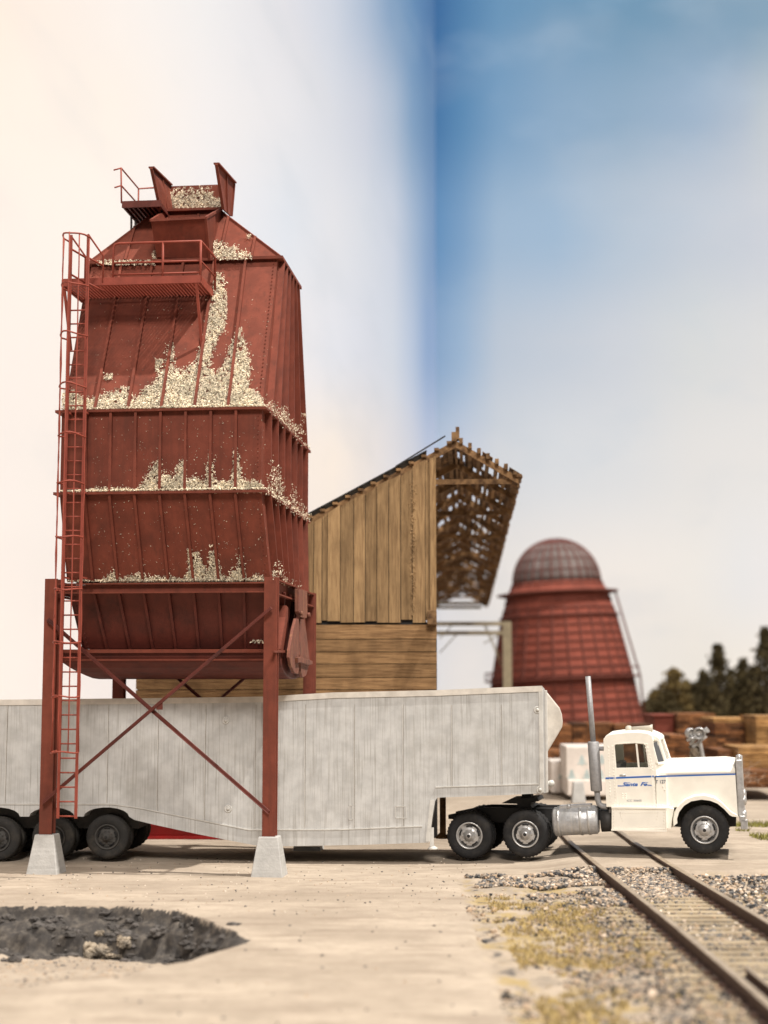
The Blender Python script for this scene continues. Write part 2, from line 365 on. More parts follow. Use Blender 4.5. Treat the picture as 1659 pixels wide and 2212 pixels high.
# ------------------------------------------------------------------ ground
def sm(x): x = min(1, max(0, x)); return x * x * (3 - 2 * x)
def nz(x, y, s, seed=0): return noise.noise(Vector((x * s, y * s, seed)))
def ipol(pts, x):
    if x <= pts[0][0]: return pts[0][1]
    for (a, b), (c, d) in zip(pts, pts[1:]):
        if x <= c: return b + (d - b) * (x - a) / (c - a)
    return pts[-1][1]
PITF = [(-9, 26.2), (-6.3, 26.0), (-4.2, 25.9), (-3.2, 25.3), (-2.6, 24.2), (-2.2, 23.2), (-1.85, 22.3)]
PITN = [(-9, 18.2), (-6, 18.4), (-4.2, 18.9), (-3.2, 19.6), (-2.5, 20.8), (-2.1, 21.7), (-1.85, 22.2)]
def pit(x, y):
    """returns (drop, darkness)"""
    x2 = x + .10 * nz(x, y, 1.7, 5) + .02 * nz(x, y, 6, 8); y2 = y + .16 * nz(x, y, 1.9, 9) + .025 * nz(x, y, 5, 3)
    if x2 > -1.85: return 0, 0
    f = ipol(PITF, x2); n = ipol(PITN, x2)
    if y2 > f or y2 < n: return 0, 0
    dep = .62 * sm((-1.80 - x2) / 1.1); e = f - y2; w1 = .18 * nz(x, y, 1.7, 71) + .07 * nz(x, y, 5, 72)
    prof = .30 * sm((e + .02) / .12) + .22 * sm((e - .12) / .45) + .48 * sm((e - .58 + w1 * 1.6) / .16)
    fl = min(1, max(0, (y2 - n) / max(.3, (f - 1.25 - n))))
    d = dep * prof * fl
    cave = sm((nz(x, y * 1.4, 1.25, 81) - .12) / .1) * sm((e - .35) / .15) * (1 - sm((e - 1.0) / .2)); d += .22 * cave * dep
    edge = (f - y2)
    dark = 1 - sm((edge - (.98 + .45 * nz(x, y, 1.3, 4))) / .25)
    # right flank of the hole is dark as well
    fk = sm((x2 + 2.95) / .4) * sm((y2 - n) / .25)
    return d, max(dark, fk * .95)
def height(x, y):
    d, dark = pit(x, y)
    h = .012 * nz(x, y, .7) + .006 * nz(x, y, 3, 2)
    edgeY = 29.6 + .35 * nz(x, y, 1.1, 6) + .15 * nz(x, y, 4, 6)
    # road hump over the crossing
    if y > edgeY - .35:
        k = sm((y - edgeY + .35) / .35)
        h += k * (.02 * sm((x - 1.5) / 1) + .135 * sm((x - 2.7) / 1.3)) * (1 if y < 38 else max(0, 1 - (y - 38) / 8))
    sh = 0
    if x > 1.15:
        s_ = sm((x - (1.25 + .16 * nz(x, y, .8, 7) + .06 * nz(x, y, 4, 7))) / .22) * (1 - sm((y - edgeY + .35) / .35))
        sh = s_
        h += s_ * (-.04 + .05 * nz(x, y, 1.2, 1) + .03 * nz(x, y, 4, 1)); tb_ = sm((x - 2.7) / .5); h = h * (1 - tb_ * s_) + tb_ * s_ * (.012 + .035 * nz(x, y, .9, 61) + .012 * nz(x, y, 5, 62) + .03 * sm((y - 25) / 4))
    if d > 0: nk = min(1, d / .2); h += -d + nk * (-.03) + nk * .09 * dark * nz(x, y, 2.6, 11) + nk * .04 * nz(x, y, 6, 12) * (.3 + dark) + nk * .012 * dark * nz(x, y, 13, 13)
    return h, dark if d > 0 else 0, sh
def ground():
    def axis(pts):
        out = []
        for (a, b, st) in pts:
            n = max(1, round((b - a) / st)); out += [a + (b - a) * i / n for i in range(n)]
        out.append(pts[-1][1]); return out
    xs = axis([(-60, -12, 4), (-12, -6.8, .3), (-6.8, -1.6, .03), (-1.6, 4.5, .055), (4.5, 9.5, .1), (9.5, 12, .4), (12, 90, 5)])
    ys = axis([(6, 14.5, .6), (14.5, 22.5, .055), (22.5, 26.3, .032), (26.3, 31.5, .055), (31.5, 40, .12), (40, 60, .5), (60, 175, 4)])
    vs = []; dk = []; sh = []
    for y in ys:
        for x in xs:
            h, d, s_ = height(x, y); vs.append((x, y, h)); dk.append(d); sh.append(s_)
    nx = len(xs); fs = [(j*nx+i, j*nx+i+1, (j+1)*nx+i+1, (j+1)*nx+i) for j in range(len(ys)-1) for i in range(nx-1)]
    me = bpy.data.meshes.new('ground'); me.from_pydata(vs, [], fs)
    a = me.attributes.new('dark', 'FLOAT', 'POINT'); a.data.foreach_set('value', dk)
    a = me.attributes.new('dirt', 'FLOAT', 'POINT'); a.data.foreach_set('value', sh)
    me.polygons.foreach_set('use_smooth', [True] * len(fs))
    m = bpy.data.materials.new('plaster_ground'); m.use_nodes = True; N, L = nt(m); bs = N['Principled BSDF']; bs.inputs['Roughness'].default_value = .9; bs.inputs['Specular IOR Level'].default_value = .2
    def attr(n_): x = N.new('ShaderNodeAttribute'); x.attribute_name = n_; return x.outputs['Fac']
    base = mix_rgb(N, L, ramp(N, L, noise_tex(N, L, .45, (1, 1.6, 1), 5, .6), .35, .68), (.345, .288, .23), (.455, .385, .31))
    base = mix_rgb(N, L, ramp(N, L, noise_tex(N, L, 1.4, (.35, 2.2, 1), 6, .65), .48, .70, 0, .7), base, (.25, .20, .155))
    base = mix_rgb(N, L, ramp(N, L, noise_tex(N, L, 2.6, (1, 1, 1), 7, .75, off=(2, 8, 0)), .42, .66, 0, .45), base, (.27, .225, .175))
    base = mix_rgb(N, L, ramp(N, L, noise_tex(N, L, 7, (.4, 1.6, 1), 5, .7), .60, .70, 0, .5), base, (.17, .14, .11))
    base = mix_rgb(N, L, ramp(N, L, noise_tex(N, L, 5, (.6, 1, 1), 4, .7, off=(9, 3, 0)), .62, .70, 0, .5), base, (.56, .46, .36))
    dirt = mix_rgb(N, L, ramp(N, L, noise_tex(N, L, 1.7, detail=7, rough=.7), .38, .62), (.41, .34, .265), (.29, .245, .195))
    dirt = mix_rgb(N, L, ramp(N, L, noise_tex(N, L, 1.1, detail=6, rough=.7, off=(5, 2, 0)), .50, .60, 0, .85), dirt, (.34, .255, .11))
    dirt = mix_rgb(N, L, ramp(N, L, noise_tex(N, L, 2.6, detail=6, rough=.7, off=(1, 7, 0)), .56, .64, 0, .85), dirt, (.07, .068, .07))
    c = mix_rgb(N, L, attr('dirt'), base, dirt)
    dark = mix_rgb(N, L, ramp(N, L, noise_tex(N, L, 6, detail=6, rough=.7), .4, .7), (.050, .046, .044), (.125, .11, .095))
    dk_ = N.new('ShaderNodeMath'); dk_.operation = 'ADD'; L.new(attr('dark'), dk_.inputs[0])
    nn = ramp(N, L, noise_tex(N, L, 5, detail=5, rough=.7), .3, .7, -.3, .3); L.new(nn, dk_.inputs[1])
    c = mix_rgb(N, L, ramp(N, L, dk_.outputs[0], .40, .55), c, dark)
    L.new(c, bs.inputs['Base Color'])
    bp = N.new('ShaderNodeBump'); bp.inputs['Strength'].default_value = .55; bp.inputs['Distance'].default_value = .05
    L.new(noise_tex(N, L, 9, detail=7, rough=.7), bp.inputs['Height']); L.new(bp.outputs[0], bs.inputs['Normal'])
    me.materials.append(m); o = bpy.data.objects.new('ground', me); COL.objects.link(o); tag(o, kind='structure'); return o
ground()

# ------------------------------------------------------------------ generic scatter pieces
def stone(mb, c, r, rnd, flat=.75):
    c = Vector(c); ax = [Vector((rnd.gauss(0, 1), rnd.gauss(0, 1), rnd.gauss(0, 1))).normalized()]
    ax.append(ax[0].orthogonal().normalized()); ax.append(ax[0].cross(ax[1]))
    p = []
    for a in ax:
        for sgn in (1, -1): p.append(c + a * sgn * r * rnd.uniform(.65, 1.2))
    p = [Vector((q.x, q.y, c.z + (q.z - c.z) * flat)) for q in p]
    mb.add(p, [(0,2,4),(2,1,4),(1,3,4),(3,0,4),(2,0,5),(1,2,5),(3,1,5),(0,3,5)])
def flake(mb, c, n, sz, rnd):
    """a small curled shaving near a surface with normal n"""
    c = Vector(c); n = (Vector(n) + Vector((rnd.gauss(0, .8), rnd.gauss(0, .8), rnd.gauss(0, .8)))).normalized()
    x = n.orthogonal().normalized(); x = (Matrix.Rotation(rnd.uniform(0, 6.28), 3, n) @ x); y = n.cross(x)
    L_ = sz * rnd.uniform(.7, 1.6); W_ = sz * rnd.uniform(.25, .5); k = rnd.uniform(.1, .5) * L_
    mb.tint = rnd.uniform(0, .35) if rnd.random() < .33 else rnd.uniform(.6, 1)  # dark third paints the shade between shavings into their tint
    mb.add([c - x*L_ - y*W_, c - x*L_ + y*W_, c + n*k - y*W_*1.1, c + n*k + y*W_, c + x*L_*.9 - y*W_*.8, c + x*L_ + y*W_], [(0,1,3,2),(2,3,5,4)])
def in_poly(x, y, P):
    r = False; j = len(P) - 1
    for i in range(len(P)):
        if (P[i][1] > y) != (P[j][1] > y) and x < (P[j][0]-P[i][0]) * (y-P[i][1]) / (P[j][1]-P[i][1]) + P[i][0]: r = not r
        j = i
    return r

# ================================================================== THE CHIP BIN
TA = lambda x, y: (83 + .3667 * x, 331.8 + .3667 * y)
TB = lambda x, y: (83 + .3667 * x, 829.6 + .3667 * y)
Z3 = lambda x, y: (.4334 * x, 1438 + .4334 * y)
fT = Fr(583, 30.0, 5.9)
bin_ = root('chip_loading_bin', fT, 'tall oxide red steel chip bin on four legs straddling the grey trailer', 'chip bin')
LEVELS = {}
ULF = fT.q(102, 1800, 0)[0]; URF = fT.q(582.5, 1806, 0)[0]
def body_levels():
    wL3 = fT.q(583.5, 1251, -.02)[1]; wL2 = fT.q(570.7, 1061.7, -.6)[1]; wL1 = fT.q(572.5, 882.5, -.6)[1]; wE = fT.q(611, 558.4, 1.35)[1]
    return wL3, wL2, wL1, wE
wL3, wL2, wL1, wE = body_levels()
U0, U1 = -3.98, -0.02
VB = 4.8                                  # rear at widest
lv = [(wL3, 0.05, 4.45, U0 + .0, U1 - .0), (wL2, -.6, VB, U0, U1 - .07), (wL1, -.6, VB, U0, U1 - .07), (wE, 1.35, 3.62, U0 - .06, U1 - .13)]
def bin_section(name, a, b, ribs_f, ribs_s, m=M['red']):
    (wa, fa, ra, ua, ub), (wb, fb, rb, uc, ud) = a, b
    mb = MB()
    mb.hexa([(ua,fa,wa),(ub,fa,wa),(ub,ra,wa),(ua,ra,wa),(uc,fb,wb),(ud,fb,wb),(ud,rb,wb),(uc,rb,wb)])
    o = mb.build(name, m, bin_)
    rb_ = MB()
    nrm = Vector((0, -(wb - wa), (fb - fa))).normalized()
    for k in range(1, ribs_f):
        t = k / ribs_f; A = Vector((ua + (ub-ua)*t, fa, wa)) + nrm * .03; B = Vector((uc + (ud-uc)*t, fb, wb)) + nrm * .03
        rb_.bar(A + nrm * .008, B + nrm * .008, .05, .09, up=nrm)
        A = Vector((ua + (ub-ua)*t, ra + .03, wa)); B = Vector((uc + (ud-uc)*t, rb + .03, wb)); rb_.bar(A, B, .055, .07, up=(0, 1, 0))
    for s_, xx, yy in ((1, ub, ud), (-1, ua, uc)):
        for k in range(0, ribs_s + 1):
            t = (k + .5) / (ribs_s + 1); A = Vector((xx + s_*.06, fa + (ra-fa)*t, wa)); B = Vector((yy + s_*.06, fb + (rb-fb)*t, wb))
            rb_.bar(A, B, .13, .05, up=(0, 1, 0))
    r_ = rb_.build('stiffener_ribs', m, o)
    # rivet lines beside the front corner
    rv = MB()
    nr = int((wb - wa) / .085)
    for k in range(nr):
        t = (k + .5) / nr
        for e, cc in ((ub, ud), (ua, uc)):
            sg = -1 if e == ub else 1
            P = Vector((e + (cc-e)*t + sg*.07, fa + (fb-fa)*t, wa + (wb-wa)*t)) + nrm * .006; rv.box(P.x-.011, P.x+.011, P.y-.012, P.y+.012, P.z-.011, P.z+.011)
    rv.build('rivets', m, o)
    return o
lower = bin_section('lower_bin', lv[0], lv[1], 8, 6)
middle = bin_section('middle_bin', lv[1], lv[2], 8, 6)
upper = bin_section('upper_bin', lv[2], lv[3], 6, 5)
def ledge(name, L_, out=.11, th=.05, parent=bin_):
    wz, f, r, a, b = L_; mb = MB()
    mb.box(a - out, b + out, f - out, f - .001, wz - th/2, wz + th/2); mb.box(a - out, b + out, r + .001, r + out, wz - th/2, wz + th/2)
    mb.box(a - out, a - .001, f - .001, r + .001, wz - th/2, wz + th/2); mb.box(b + .001, b + out, f - .001, r + .001, wz - th/2, wz + th/2)
    return mb.build(name, M['red'], parent)
ledge('flange', lv[1]); ledge('flange', lv[2]); ledge('flange', lv[3], .125, .06)
# left chamfer look of upper part: hopper below the beam
wH = fT.q(*TB(700, 1555), .45)[1]
lo_ = (wH, .85, 3.75, U0 + .12, U1 - .15); hi_ = (wL3 - .18, .12, 4.48, U0 + .0, U1 - .02)
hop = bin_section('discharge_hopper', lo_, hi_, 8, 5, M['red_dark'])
# clamshell gate (rounded trough)
wt0, wt1 = fT.q(*TB(700, 1575), .6)[1], fT.q(*TB(700, 1735), .6)[1]
ul = fT.q(*TB(130, 1580), .6)[0]; ur = URF + .07
prof = []
for k in range(13):
    a = math.pi * (1 + k / 12); prof.append((2.3 + 1.72 * math.cos(a), wt0 - .10 + (wt0 - wt1 - .10) * math.sin(a)))
tr = MB(); tr.smooth = False
pts = [(p[0], p[1]) for p in prof] + [(4.02, wt0), (.58, wt0)]
n = len(pts); inset = .28
tr.add([(ul + (0 if z > wt0 - .2 else inset * min(1, (wt0 - .2 - z) / .25)), v, z) for v, z in pts] + [(ur, v, z) for v, z in pts], [tuple(range(n)), tuple(range(2*n-1, n-1, -1))] + [(i, (i+1) % n, n + (i+1) % n, n + i) for i in range(n)])
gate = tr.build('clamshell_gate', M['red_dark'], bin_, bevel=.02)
g2 = MB(); g2.box(ul - .03, ur + .02, .5, .60, wt0 - .03, wt0 + .04); g2.box(ul + .1, ur - .03, .52, .578, wt0 - .18, wt0 - .15); g2.box(ul - .0, ur, 4.03, 4.1, wt0 - .03, wt0 + .04); g2.build_each('gate_lip', M['red'], gate)
# legs : H columns
def hcol(mb, u, v, z0, z1, s=.25, t=.035):
    mb.box(u - s/2, u + s/2, v - s/2, v - s/2 + t, z0, z1); mb.box(u - s/2, u + s/2, v + s/2 - t, v + s/2, z0, z1)
    mb.box(u - .02, u + .02, v - s/2 + t, v + s/2 - t, z0, z1)
legtop = fT.q(584, 1247.6, 0)[1]; footz = fT.q(582, 1806, 0)[1]
VR = 4.9
for (u, v) in ((ULF, 0), (URF, 0), (ULF, VR), (URF, VR)):
    m_ = MB(); hcol(m_, u, v, footz, legtop); lg = m_.build('leg', M['red_dark' if False else 'red'], bin_, bevel=.004, seg=1)
    f_ = MB(); a, b = .185, .305; hz = 0.0
    f_.hexa([(u-b, v-b, -.02), (u+b, v-b, -.02), (u+b, v+b, -.02), (u-b, v+b, -.02), (u-a, v-a, footz), (u+a, v-a, footz), (u+a, v+a, footz), (u-a, v+a, footz)])
    f_.build('footing', M['concrete'], bin_, bevel=.015)
# beams between the leg tops: channel sections
def channel(name, p0, p1, h=.2, d=.11, open_dir=(0, -1, 0)):
    mb = MB(); p0 = Vector(p0); p1 = Vector(p1); od = Vector(open_dir)
    for dz in (-h/2 + .014, h/2 - .014): mb.bar(p0 + Vector((0, 0, dz)) + od * d/2, p1 + Vector((0, 0, dz)) + od * d/2, d, .028)
    dirn = (p1 - p0).normalized(); mb.bar(p0 - od * .01, p1 - od * .01, .02, h - .06)
    return mb.build(name, M['red'], bin_)
bz = fT.q(*TB(800, 1202), 0)[1]
channel('top_beam', (ULF + .127, .0, bz), (URF - .127, 0, bz)); channel('top_beam', (ULF + .127, VR, bz), (URF - .127, VR, bz), open_dir=(0, 1, 0))
channel('top_beam', (URF + .0, .127, bz + .02), (URF, VR - .127, bz + .02), .3, .11, (1, 0, 0)); channel('top_beam', (ULF, .127, bz + .02), (ULF, VR - .127, bz + .02), .3, .11, (-1, 0, 0))
# cross braces
def brace(name, v, pa, pb, m=M['red_dark']):
    mb = MB(); a = Vector((pa[0], v, pa[1])); b = Vector((pb[0], v, pb[1]))
    mb.bar(a, b, .04, .065); mb.bar(a + Vector((0, -.03, -.036)), b + Vector((0, -.03, -.036)), .06, .012)
    return mb.build(name, m, bin_, bevel=.006, seg=1)
qa = fT.q(103, 1337.5, -.16); qb = fT.q(581, 1754, -.16); qc = fT.q(94, 1733, -.2); qd = fT.q(587, 1313, -.2)
brace('cross_brace', -.16, qa, qb); brace('cross_brace', -.235, qc, qd)
brace('cross_brace', VR + .16, (ULF, qa[1]), (URF, qb[1])); brace('cross_brace', VR + .24, (ULF, qc[1]), (URF, qd[1]))
gp = MB(); c = fT.q(345, 1526, -.25); gp.bar((c[0], -.26, c[1] - .06), (c[0], -.26, c[1] + .06), .12, .02); gp.build('gusset', M['red_dark'], bin_, bevel=.005)
# clamshell hinge arms on the right
arm = MB()
def qz(x, y, v): return fT.q(950 / 1.808 + x * .15008, 2150 / 1.808 + y * .15, v)   # zoom (950,2150)-(1300,2750)
ux = URF + .19
def side_pt(x, y, u=ux):
    P = fT.hit(950 / 1.808 + x * .15008, 2150 / 1.808 + y * .15, (u, 0, 0), Vector((1, 0, 0))); return (P.y, P.z)
def side_prism(mb, pts, u0, u1):
    L_ = [side_pt(*p) for p in pts]
    mb.prism(L_, u0, u1, fn=lambda a, v, b: (v, a, b))
hg = MB(); side_prism(hg, [(760,550),(880,590),(885,900),(870,975),(790,960),(760,880)], ux - .03, ux + .06); hanger = hg.build('hinge_hanger', M['red_rust'], bin_, bevel=.01)
for P_ in ((775, 905), (880, 925)):
    y_, z_ = side_pt(*P_); bt = MB(); bt.lathe([(.05, ux + .06), (.045, ux + .12)], 'x', (0, y_, z_), 10); bt.build('hinge_bolt', M['red_rust'], hanger)
side_prism(arm, [(735,980),(775,985),(775,1500),(770,1640),(780,1700),(765,1780),(710,1760),(660,1660),(635,1540),(640,1440),(690,1150)], ux - .02, ux + .04)
arm.build('gate_arm', M['red_rust'], gate, bevel=.012)
arm = MB(); side_prism(arm, [(800,980),(850,985),(880,1150),(920,1480),(935,1600),(910,1700),(880,1800),(830,1830),(805,1740),(800,1640),(785,1500)], ux - .02, ux + .04)
arm.build('gate_arm', M['red_rust'], gate, bevel=.012)
arm = MB(); side_prism(arm, [(715,1540),(760,1530),(930,1590),(930,1640),(880,1650),(760,1610),(720,1620)], ux + .04, ux + .10); arm.build('gate_catch', M['red_rust'], gate, bevel=.01)
for pl in ([(690,790),(720,820),(715,980),(650,1450),(605,1440),(680,960)], [(860,1035),(890,1045),(965,1510),(940,1520)], [(930,880),(950,880),(990,1430),(965,1450)]):
    st = MB(); side_prism(st, pl, ux - .25, ux - .10); st.build('gate_strut', M['red'], gate)
eg = MB(); side_prism(eg, [(495,1440),(650,1435),(650,1470),(495,1470)], ux - .12, ux - .06); eg.build('gate_strut', M['red'], gate)

# ---- roof, a truncated pyramid
tl, tr_ = TA(640, 440), TA(1088, 352)
vt = 2.25; pr = fT.q(*tr_, vt); wTop = pr[1]; ulT = fT.q(*TA(663, 425), vt)[0]; urT = pr[0]
rf = MB()
e0 = wE + .03; A = [(U0 - .1, 1.30, e0), (U1 - .07, 1.30, e0), (U1 - .07, 3.66, e0), (U0 - .1, 3.66, e0), (ulT, vt, wTop), (urT, vt, wTop), (urT, 3.0, wTop), (ulT, 3.0, wTop)]
rf.hexa(A); roof = rf.build('roof', M['red'], bin_)
rr = MB(); nrm = Vector((0, -(wTop - e0), vt - 1.3)).normalized()
rR = Vector(A[5]); 
for k in range(1, 6):
    t = k / 6; ub = U0 + (U1 - U0) * t
    tt = max(0.0, min(1.0, (1 - abs(2 * t - 1)) * 1.6))
    B0 = Vector((ub, 1.30, e0)) + nrm * .02; top = Vector((ub, 1.3 + (vt - 1.3) * tt, e0 + (wTop - e0) * tt)) + nrm * .02
    if ulT < ub < urT: top = Vector((ub, vt, wTop)) + nrm * .02
    else:
        # clip to the hip line
        if ub > urT: s_ = (U1 - .07 - ub) / (U1 - .07 - urT)
        else: s_ = (ub - U0 + .1) / (ulT - U0 + .1)
        top = Vector((ub, 1.3 + (vt - 1.3) * s_, e0 + (wTop - e0) * s_)) + nrm * .02
    rr.bar(B0, top, .05, .06, up=nrm)
rr.bar(Vector(A[1]), Vector(A[5]), .05, .05); rr.bar(Vector(A[0]), Vector(A[4]), .05, .05)
rr.build('stiffener_ribs', M['red'], roof)
# receiving hopper on the roof front (open topped)
def P3(x, y, v): return fT.q3(*TA(x, y), v)
ch = MB()
F0, F1, F2, F3 = P3(662, 395, .75), P3(985, 378, .75), P3(1008, 628, 1.25), P3(698, 610, 1.25)
B1 = P3(1082, 322, 2.3); B0 = P3(752, 338, 2.3); B2 = Vector((F2.x + .06, 1.6, F2.z)); B3 = Vector((F3.x, 1.6, F3.z))
def plate(mb, a, b, c_, d, th):
    a, b, c_, d = map(Vector, (a, b, c_, d)); n_ = (b - a).cross(d - a).normalized() * th
    mb.hexa([a, b, c_, d, a + n_, b + n_, c_ + n_, d + n_])
plate(ch, F3, F2, F1, F0, -.03); plate(ch, F2, B2, B1, F1, -.03); plate(ch, B3, F3, F0, B0, -.03); plate(ch, B2, B3, B0, B1, -.03); plate(ch, F3, B3, B2, F2, -.03)
chute = ch.build('receiving_hopper', M['red'], bin_)
re = MB(); re.bar(F0, F1, .05, .05); re.bar(F1, B1, .05, .05); re.bar(F0, B0, .05, .05); re.bar(F1, F2, .05, .05); re.build('rim_angle', M['red'], chute)
# winged head box
hd = MB(); vb = 2.75; vn = 1.1
hl, hr = P3(778, 192, vb), P3(1058, 182, vb); bl, br = P3(745, 325, 2.1), P3(1080, 318, 2.1)
hd.prism([(hl.x - .05, bl.z - .1), (hr.x + .1, bl.z - .1), (hr.x + .05, hr.z), (hl.x, hl.z)], vb, vb + .04)
hd.hexa([(bl.x, 2.1, bl.z - .05), (br.x, 2.1, bl.z - .05), (br.x, vb, bl.z - .05), (bl.x, vb, bl.z - .05), (bl.x, 2.1, bl.z), (br.x, 2.1, bl.z), (hr.x + .1, vb, bl.z + .05), (hl.x, vb, bl.z + .05)])
hd.box(bl.x + .02, br.x + .02, 2.28, 2.98, wTop - .05, bl.z - .051)
head = hd.build('head_box', M['red'], bin_)
for (n0, n1, b0, b1) in (((665, 85), (775, 190), (718, 330), (800, 330)), ((1048, 62), (1152, 178), (1088, 325), (1136, 368))):
    wg = MB(); a = P3(*n0, vn); b = P3(*n1, vb); c_ = P3(*b1, vb); d = P3(*b0, 1.75)
    plate(wg, a, b, c_, d, .035); wg.bar(a + Vector((0, 0, .02)), b + Vector((0, 0, .02)), .12, .03); wg.bar(b, c_, .06, .05); wg.bar(a, d, .06, .05)
    mid0 = a.lerp(b, .55); mid1 = d.lerp(c_, .5); wg.bar(mid0, mid1, .05, .05)
    wg.build('wing_plate', M['red'], head)
# upper left landing
ld = MB(); pa = P3(500, 297, 1.5); pb = P3(690, 303, 1.5)
ld.box(pa.x, pb.x + .1, 1.5, 2.85, pa.z - .02, pa.z + .03)
for k in range(9): x_ = pa.x + (pb.x - pa.x + .1) * k / 8; ld.box(x_ - .015, x_ + .015, 1.48, 2.87, pa.z - .08, pa.z - .02)
ld.box(pa.x - .02, pb.x + .12, 1.46, 1.5, pa.z - .09, pa.z + .05)
land = ld.build('upper_landing', M['red_dark'], bin_)
hrl = MB(); r_ = .018
p1, p2 = P3(487, 85, 1.5), P3(590, 207, 2.8); p1b, p2b = P3(489, 292, 1.5), P3(590, 290, 2.8)
hrl.tube([p1b, p1], r_, 6); hrl.tube([Vector((p2.x, p2.y, pa.z)), p2], r_, 6); hrl.tube([P3(445, 97, 1.35), p1, p2, P3(695, 200, 2.75)], r_, 6)
m1 = P3(488, 188, 1.5); m2 = P3(590, 290, 2.8); hrl.tube([P3(450, 200, 1.35), m1, Vector((p2.x, p2.y, m1.z)), P3(700, 280, 2.75)], r_, 6)
hrl.build('handrail', M['rail_red'], land)
ps = MB(); a = P3(547, 370, 2.0); b = P3(547, 490, 2.0); ps.tube([a, b], .025, 6); a = P3(572, 405, 2.4); b = P3(572, 470, 2.4); ps.tube([a + Vector((0, 0, .1)), b], .03, 6); ps.build_each('landing_post', M['galv'], land)
# front grated platform
pf = MB(); v0p, v1p = -.28, 1.0; a = P3(165, 768, v0p); b = P3(940, 748, v0p); zf = (a.z + b.z) / 2; uA, uB = a.x - .06, b.x + .03
ZB = .0
pf.box(uA, uB, v0p - .03, v0p, zf - .05, zf + .10); pf.box(uA, uB, v1p, v1p + .03, zf - .05, zf + .08)
pf.box(uB, uB + .03, v0p - .03, v1p + .03, zf - .05, zf + .10); pf.box(uA - .03, uA, v0p - .03, v1p + .03, zf - .05, zf + .08)
plat = pf.build('platform_frame', M['rail_red'], bin_)
gr = MB(); nb = 40
for k in range(nb):
    x_ = uA + (uB - uA) * (k + .5) / nb; gr.bar((x_ - .0, v0p, zf), (x_ + .0, v1p, zf), .044, .022)
for k in range(1, 6):
    y_ = v0p + (v1p - v0p) * k / 6; gr.box(uA, uB, y_ - .012, y_ + .012, zf + .018, zf + .03)
gr.build('platform_grating', M['rail_red'], bin_)
hr_ = MB(); r_ = .024
tp = lambda x, y: P3(x, y, v0p)
t0, t1, t2 = tp(442, 545), tp(735, 512), tp(957, 500); zt = (t0.z + t2.z) / 2; zm = zf + (zt - zf) * .5
us = [t0.x, t1.x, t2.x]
hr_.tube([(us[0], v0p, zf), (us[0], v0p, zt - .08), (us[0] + .03, v0p, zt - .02), (us[0] + .1, v0p, zt), (us[1], v0p, zt), (us[2], v0p, zt), (us[2] + .03, v1p - .1, zt), (us[2] + .04, v1p - .1, zf)], r_, 8)
hr_.tube([(us[0], v0p, zm), (us[2], v0p, zm), (us[2] + .03, v1p - .1, zm)], r_ * .9, 8)
for u_ in us[1:]: hr_.tube([(u_, v0p, zf), (u_, v0p, zt)], r_, 8)
hr_.tube([(us[0], v0p, zf + .16), (us[2], v0p, zf + .16)], r_ * .8, 6)
hr_.build('handrail', M['rail_red'], plat)
for (pa_, pb_) in (((930, 760), (965, 1140)), ((152, 790), (208, 1150))):
    s_ = MB(); a = P3(*pa_, v0p); t = (a.z - 1.15 - wL1) / (wE - wL1); vv = -.6 + 1.95 * t
    s_.bar(a, (a.x + .02, vv, a.z - 1.15), .05, .04); s_.build('platform_bracket', M['rail_red'], plat)
# caged ladder
lad = MB(); vl = -.92; zt_ = fT.q(150, 508, vl)[1]; zb_ = fT.q(147, 1768, vl)[1]
lx0 = fT.q(126.5, 1700, vl)[0]; lx1 = fT.q(165, 1700, vl)[0]
lad.bar((lx0, vl, zb_), (lx0, vl, zt_), .05, .04); lad.bar((lx1, vl, zb_), (lx1, vl, zt_), .05, .04)
z = zb_ + .04
while z < zt_ - 1.3:
    lad.tube([(lx0, vl, z), (lx1, vl, z)], .016, 6); z += .265
for zz in (zt_ - .45, zt_ - .95): lad.tube([(lx0, vl, zz + .18), (lx0 + .10, vl + .62, zz + .18)], .02, 6); lad.tube([(lx1, vl, zz), (lx1 + .12, vl + .62, zz)], .02, 6)
lad.tube([(lx0 + .10, vl + .62, zf), (lx0 + .10, vl + .62, zt_ - .25), (lx0, vl, zt_ - .02)], .02, 6); lad.tube([(lx1 + .12, vl + .62, zf), (lx1 + .12, vl + .62, zt_ - .25), (lx1, vl, zt_)], .02, 6)
for zz in (wL3, wL2, wL1 - .05): lad.bar((lx0, vl, zz), (lx0, -.1 if zz == wL3 or zz < 4 else -.6, zz), .03, .03); lad.bar((lx1, vl, zz), (lx1, -.1 if zz == wL3 or zz < 4 else -.6, zz), .03, .03)
ladder = lad.build('access_ladder', M['rail_red'], bin_)
cg = MB(); cxm = (lx0 + lx1) / 2; rad = .33; hoops = []
def hoop_pt(k, z, wob=0): a = math.pi * (1 + k / 10); return (cxm + (rad + wob) * math.cos(a) * (.56 if k in (0, 10) else .8), vl + (rad * 1.95 + wob) * math.sin(a) * 1.0, z)
hz = [fT.q(*TA(190, y_), vl - .6)[1] for y_ in (465, 758, 1050, 1352, 1645)] + [fT.q(*TB(170, y_), vl - .3)[1] for y_ in (585, 905, 1212, 1523, 1840)] + [fT.q(*Z3(300, 427), vl)[1]]
for z_ in hz: cg.tube([hoop_pt(k, z_ + .02 * math.sin(k + z_)) for k in range(11)], .017, 6)
for k in (1, 3, 5, 7, 9):
    cg.tube([hoop_pt(k, z_, .012 * math.sin(z_ * 5 + k)) for z_ in [hz[0] - (hz[0] - hz[-1]) * i / 16 for i in range(17)]], .013, 6)
cg.build('safety_cage', M['rail_red'], ladder)

